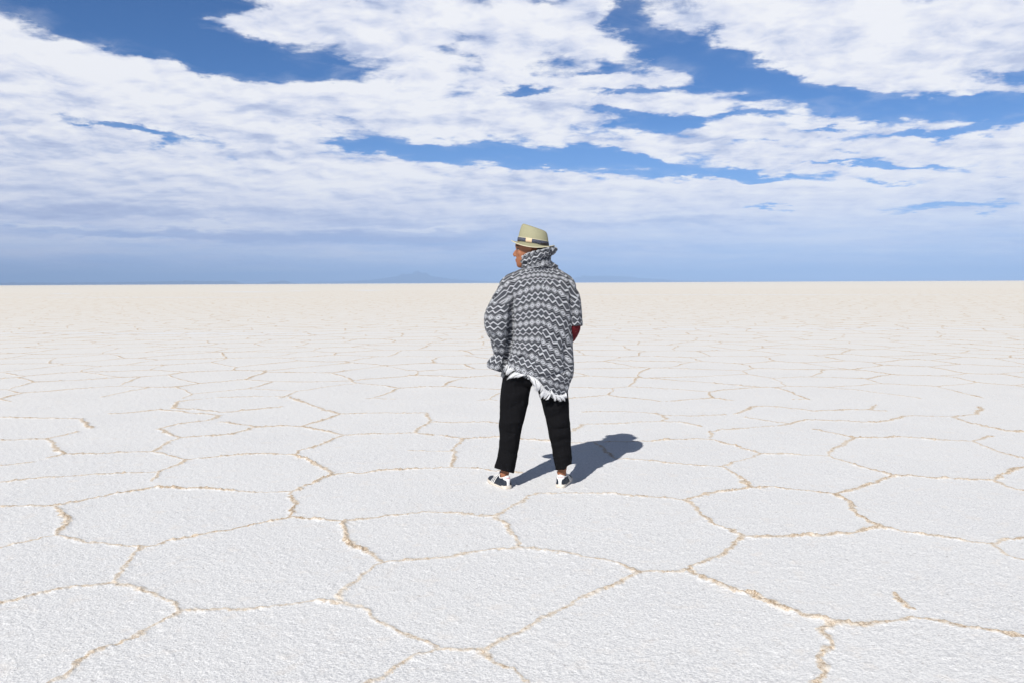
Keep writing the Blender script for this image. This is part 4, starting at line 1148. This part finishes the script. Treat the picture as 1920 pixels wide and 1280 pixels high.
# ---- shoes
def build_shoe(F_, text_side):
    SOL = [(-.004, .018), (.004, .030), (.022, .036), (.05, .0375), (.09, .037), (.13, .041), (.17, .0465), (.20, .0475), (.235, .043), (.262, .032), (.278, .016), (.283, .004)]
    def P_(x_, y_, z_): return foot_pt(F_, x_, y_, z_)
    def sole_ring(bm, z_, grow, toe=0):
        out = []
        xs = np.linspace(0, 1, 26); L_ = []
        for s_ in (1, -1):
            for t in (xs if s_ == 1 else xs[::-1]):
                x_ = -.004 + .287 * (1 - math.cos(math.pi * t)) / 2
                w_ = np.interp(x_, [a for a, b in SOL], [b for a, b in SOL])
                xx = .14 + (x_ - .14) * (1 + grow / .14)
                L_.append((xx, s_ * (w_ + grow)))
        return [bm.verts.new(P_(a, b, z_ + toe * max(0, (a - .2) / .08) ** 2)) for a, b in L_]
    # upper
    UP = [(.006, .026, .080), (.016, .032, .087), (.035, .036, .080), (.06, .0375, .073), (.085, .0375, .080), (.10, .038, .088), (.115, .039, .086), (.14, .0415, .074), (.165, .044, .063), (.19, .0445, .056), (.215, .042, .051), (.24, .036, .047), (.26, .027, .042), (.273, .014, .034)]
    bm = bmesh.new(); rings = []
    m_ = 18
    xs = np.linspace(.006, .273, 40)
    def upsec(x_):
        w_ = np.interp(x_, [u[0] for u in UP], [u[1] for u in UP]); h_ = np.interp(x_, [u[0] for u in UP], [u[2] for u in UP])
        return w_, h_
    def uppt(x_, th, off=0.0):
        w_, h_ = upsec(x_)
        c, s_ = math.cos(th), math.sin(th)
        e = 2.6 if x_ > .12 else 3.0
        cc = math.copysign(abs(c) ** (2 / e), c); ss = abs(s_) ** (2 / (2.0 if x_ > .12 else 1.7))
        narrow = 1 - .32 * ss ** 1.6 * (1 if x_ < .13 else .6)
        return P_(x_, (w_ + off) * cc * narrow, .018 + (h_ + off - .018) * ss)
    for x_ in xs:
        rings.append([bm.verts.new(uppt(x_, math.pi * j / m_)) for j in range(m_ + 1)] )
    for a, b in zip(rings[:-1], rings[1:]):
        for j in range(m_): bm.faces.new((a[j], a[j + 1], b[j + 1], b[j]))
    for rg_ in (rings[0], rings[-1]): bm.faces.new(rg_)
    for a, b in zip(rings[:-1], rings[1:]): bm.faces.new((a[0], b[0], b[-1], a[-1]))
    shoe = bm_place('shoe', bm, NAVY)
    # sole
    bm = bmesh.new()
    R_ = [sole_ring(bm, .000, -.005, .006), sole_ring(bm, .002, -.002, .006), sole_ring(bm, .008, -.001, .004), sole_ring(bm, .021, -.001, .002), sole_ring(bm, .0245, -.0018, .001), sole_ring(bm, .0255, -.006, 0)]
    for a, b in zip(R_[:-1], R_[1:]):
        q = len(a)
        for j in range(q): bm.faces.new((a[j], a[(j + 1) % q], b[(j + 1) % q], b[j]))
    bm.faces.new(R_[0]); bm.faces.new(R_[-1])
    bm_place('sole', bm, RUBBER, shoe)
    # heel tab wrapping the back, white
    bm = bmesh.new()
    cols = []
    hx = .006
    def tab_w(z_): return np.interp(z_, [.024, .045, .060, .068, .088], [.009, .009, .012, .034, .032])
    zs = np.linspace(.024, .092, 16)
    for z_ in zs:
        row = []
        wd = tab_w(z_)
        w0 = np.interp(z_, [.024, .06, .092], [.031, .029, .022])
        for j in range(15):
            s_ = (j / 14 * 2 - 1) * wd
            yy = w0 * math.sin(min(1.5, abs(s_) / w0 * 1.15)) * math.copysign(1, s_)
            xx = -.001 + .030 * (1 - math.cos(min(1.5, abs(s_) / w0 * 1.15))) * 1.0 + .05 * max(0, abs(s_) - .028)
            xx += np.interp(z_, [.024, .06, .092], [.0, -.001, .006])
            row.append(bm.verts.new(P_(xx, yy, z_ + (0 if z_ < .08 else -.35 * abs(s_) ** 1))))
        cols.append(row)
    for a, b in zip(cols[:-1], cols[1:]):
        for j in range(14): bm.faces.new((a[j], a[j + 1], b[j + 1], b[j]))
    tab = bm_place('heel_tab', bm, SHOEW, shoe)
    sm_ = tab.modifiers.new('thick', 'SOLIDIFY'); sm_.thickness = .003; sm_.offset = 0
    # three bars on each side
    bm = bmesh.new()
    for sd_ in (0, 1):
        for q in range(3):
            x0 = .112 + q * .020
            prev = None
            pts = []
            for i in range(9):
                th = np.interp(i, [0, 8], [.03, 1.12])
                th = th if sd_ == 0 else math.pi - th
                xx = x0 + .012 - .030 * i / 8 * 1.0 + .012
                a, b = uppt(xx - .0042, th, .0030), uppt(xx + .0042, th, .0030)
                pts.append((bm.verts.new(a), bm.verts.new(b)))
            for (a, b), (c, d) in zip(pts[:-1], pts[1:]): bm.faces.new((a, b, d, c))
    st_ = bm_place('stripes', bm, SHOEW, shoe)
    sm_ = st_.modifiers.new('thick', 'SOLIDIFY'); sm_.thickness = .0016; sm_.offset = 0
    # padded white collar edge round the ankle opening, dark lining inside
    def col_pt(k, n, rad=1.0, dz=0):
        an = 2 * math.pi * k / n
        x_ = .056 + .044 * math.cos(an) * rad; y_ = .0325 * math.sin(an) * rad
        z_ = .078 + .034 * max(0, math.cos(an)) ** 2.0 + .012 * max(0, -math.cos(an)) ** 2 - .006 * abs(math.sin(an)) + dz
        return P_(x_, y_, z_)
    bm = bmesh.new(); n = 28; vs = []
    for k in range(n):
        p, t = col_pt(k, n), col_pt(k + 1, n) - col_pt(k - 1, n); t /= np.linalg.norm(t); o_ = np.cross(t, (0, 0, 1.)); o_ /= np.linalg.norm(o_); u_ = np.cross(o_, t)
        vs.append([bm.verts.new(p + .0036 * (o_ * math.cos(a) + u_ * math.sin(a))) for a in np.arange(8) * math.pi / 4])
    for k in range(n):
        for j in range(8): bm.faces.new((vs[k][j], vs[(k + 1) % n][j], vs[(k + 1) % n][(j + 1) % 8], vs[k][(j + 1) % 8]))
    bm_place('collar', bm, SHOEW, shoe)
    # quarters rising to the collar (navy)
    bm = bmesh.new(); lo, hi, ins = [], [], []
    for k in range(n):
        an = 2 * math.pi * k / n
        lo.append(bm.verts.new(P_(.056 + .048 * math.cos(an), .0365 * math.sin(an), .045))); hi.append(bm.verts.new(col_pt(k, n))); ins.append(bm.verts.new(col_pt(k, n, .86, -.014)))
    for k in range(n):
        q = (k + 1) % n
        bm.faces.new((lo[k], lo[q], hi[q], hi[k])); bm.faces.new((hi[k], hi[q], ins[q], ins[k]))
    bm.faces.new(ins)
    bm_place('quarter', bm, NAVY, shoe)
    # laces on the tongue
    bm = bmesh.new()
    for q in range(5):
        xx = .122 + q * .014
        tube(bm, [uppt(xx, 1.05, .003), uppt(xx + .004, 1.57, .005), uppt(xx, 2.09, .003)], [.002, .002, .002], 6, sub=3)
    bm_place('laces', bm, SHOEW, shoe)
    # lettering on the heel tab
    cu = bpy.data.curves.new('lettering', 'FONT'); cu.body = 'adidas'; cu.size = .0125; cu.align_x = 'CENTER'; cu.extrude = .0004
    t = bpy.data.objects.new('tmp', cu); col.objects.link(t)
    me = bpy.data.meshes.new_from_object(t.evaluated_get(bpy.context.evaluated_depsgraph_get()))
    bpy.data.objects.remove(t)
    V = getco(me); Y_ = V[:, 0]
    aa = np.clip(Y_ / .027 * 1.15, -1.4, 1.4)
    Vn = np.array([P_(-.0010 + float(np.interp(.0735 + V[i, 1], [.024, .06, .092], [.0, -.001, .006])) - .0016 + .030 * (1 - math.cos(aa[i])) - V[i, 2], .027 * math.sin(aa[i]) * -1, .0735 + V[i, 1]) for i in range(len(V))])
    setco(me, Vn)
    place('lettering', me, REDL, shoe)
    return shoe
build_shoe(FL, 1)
build_shoe(FR, 1)
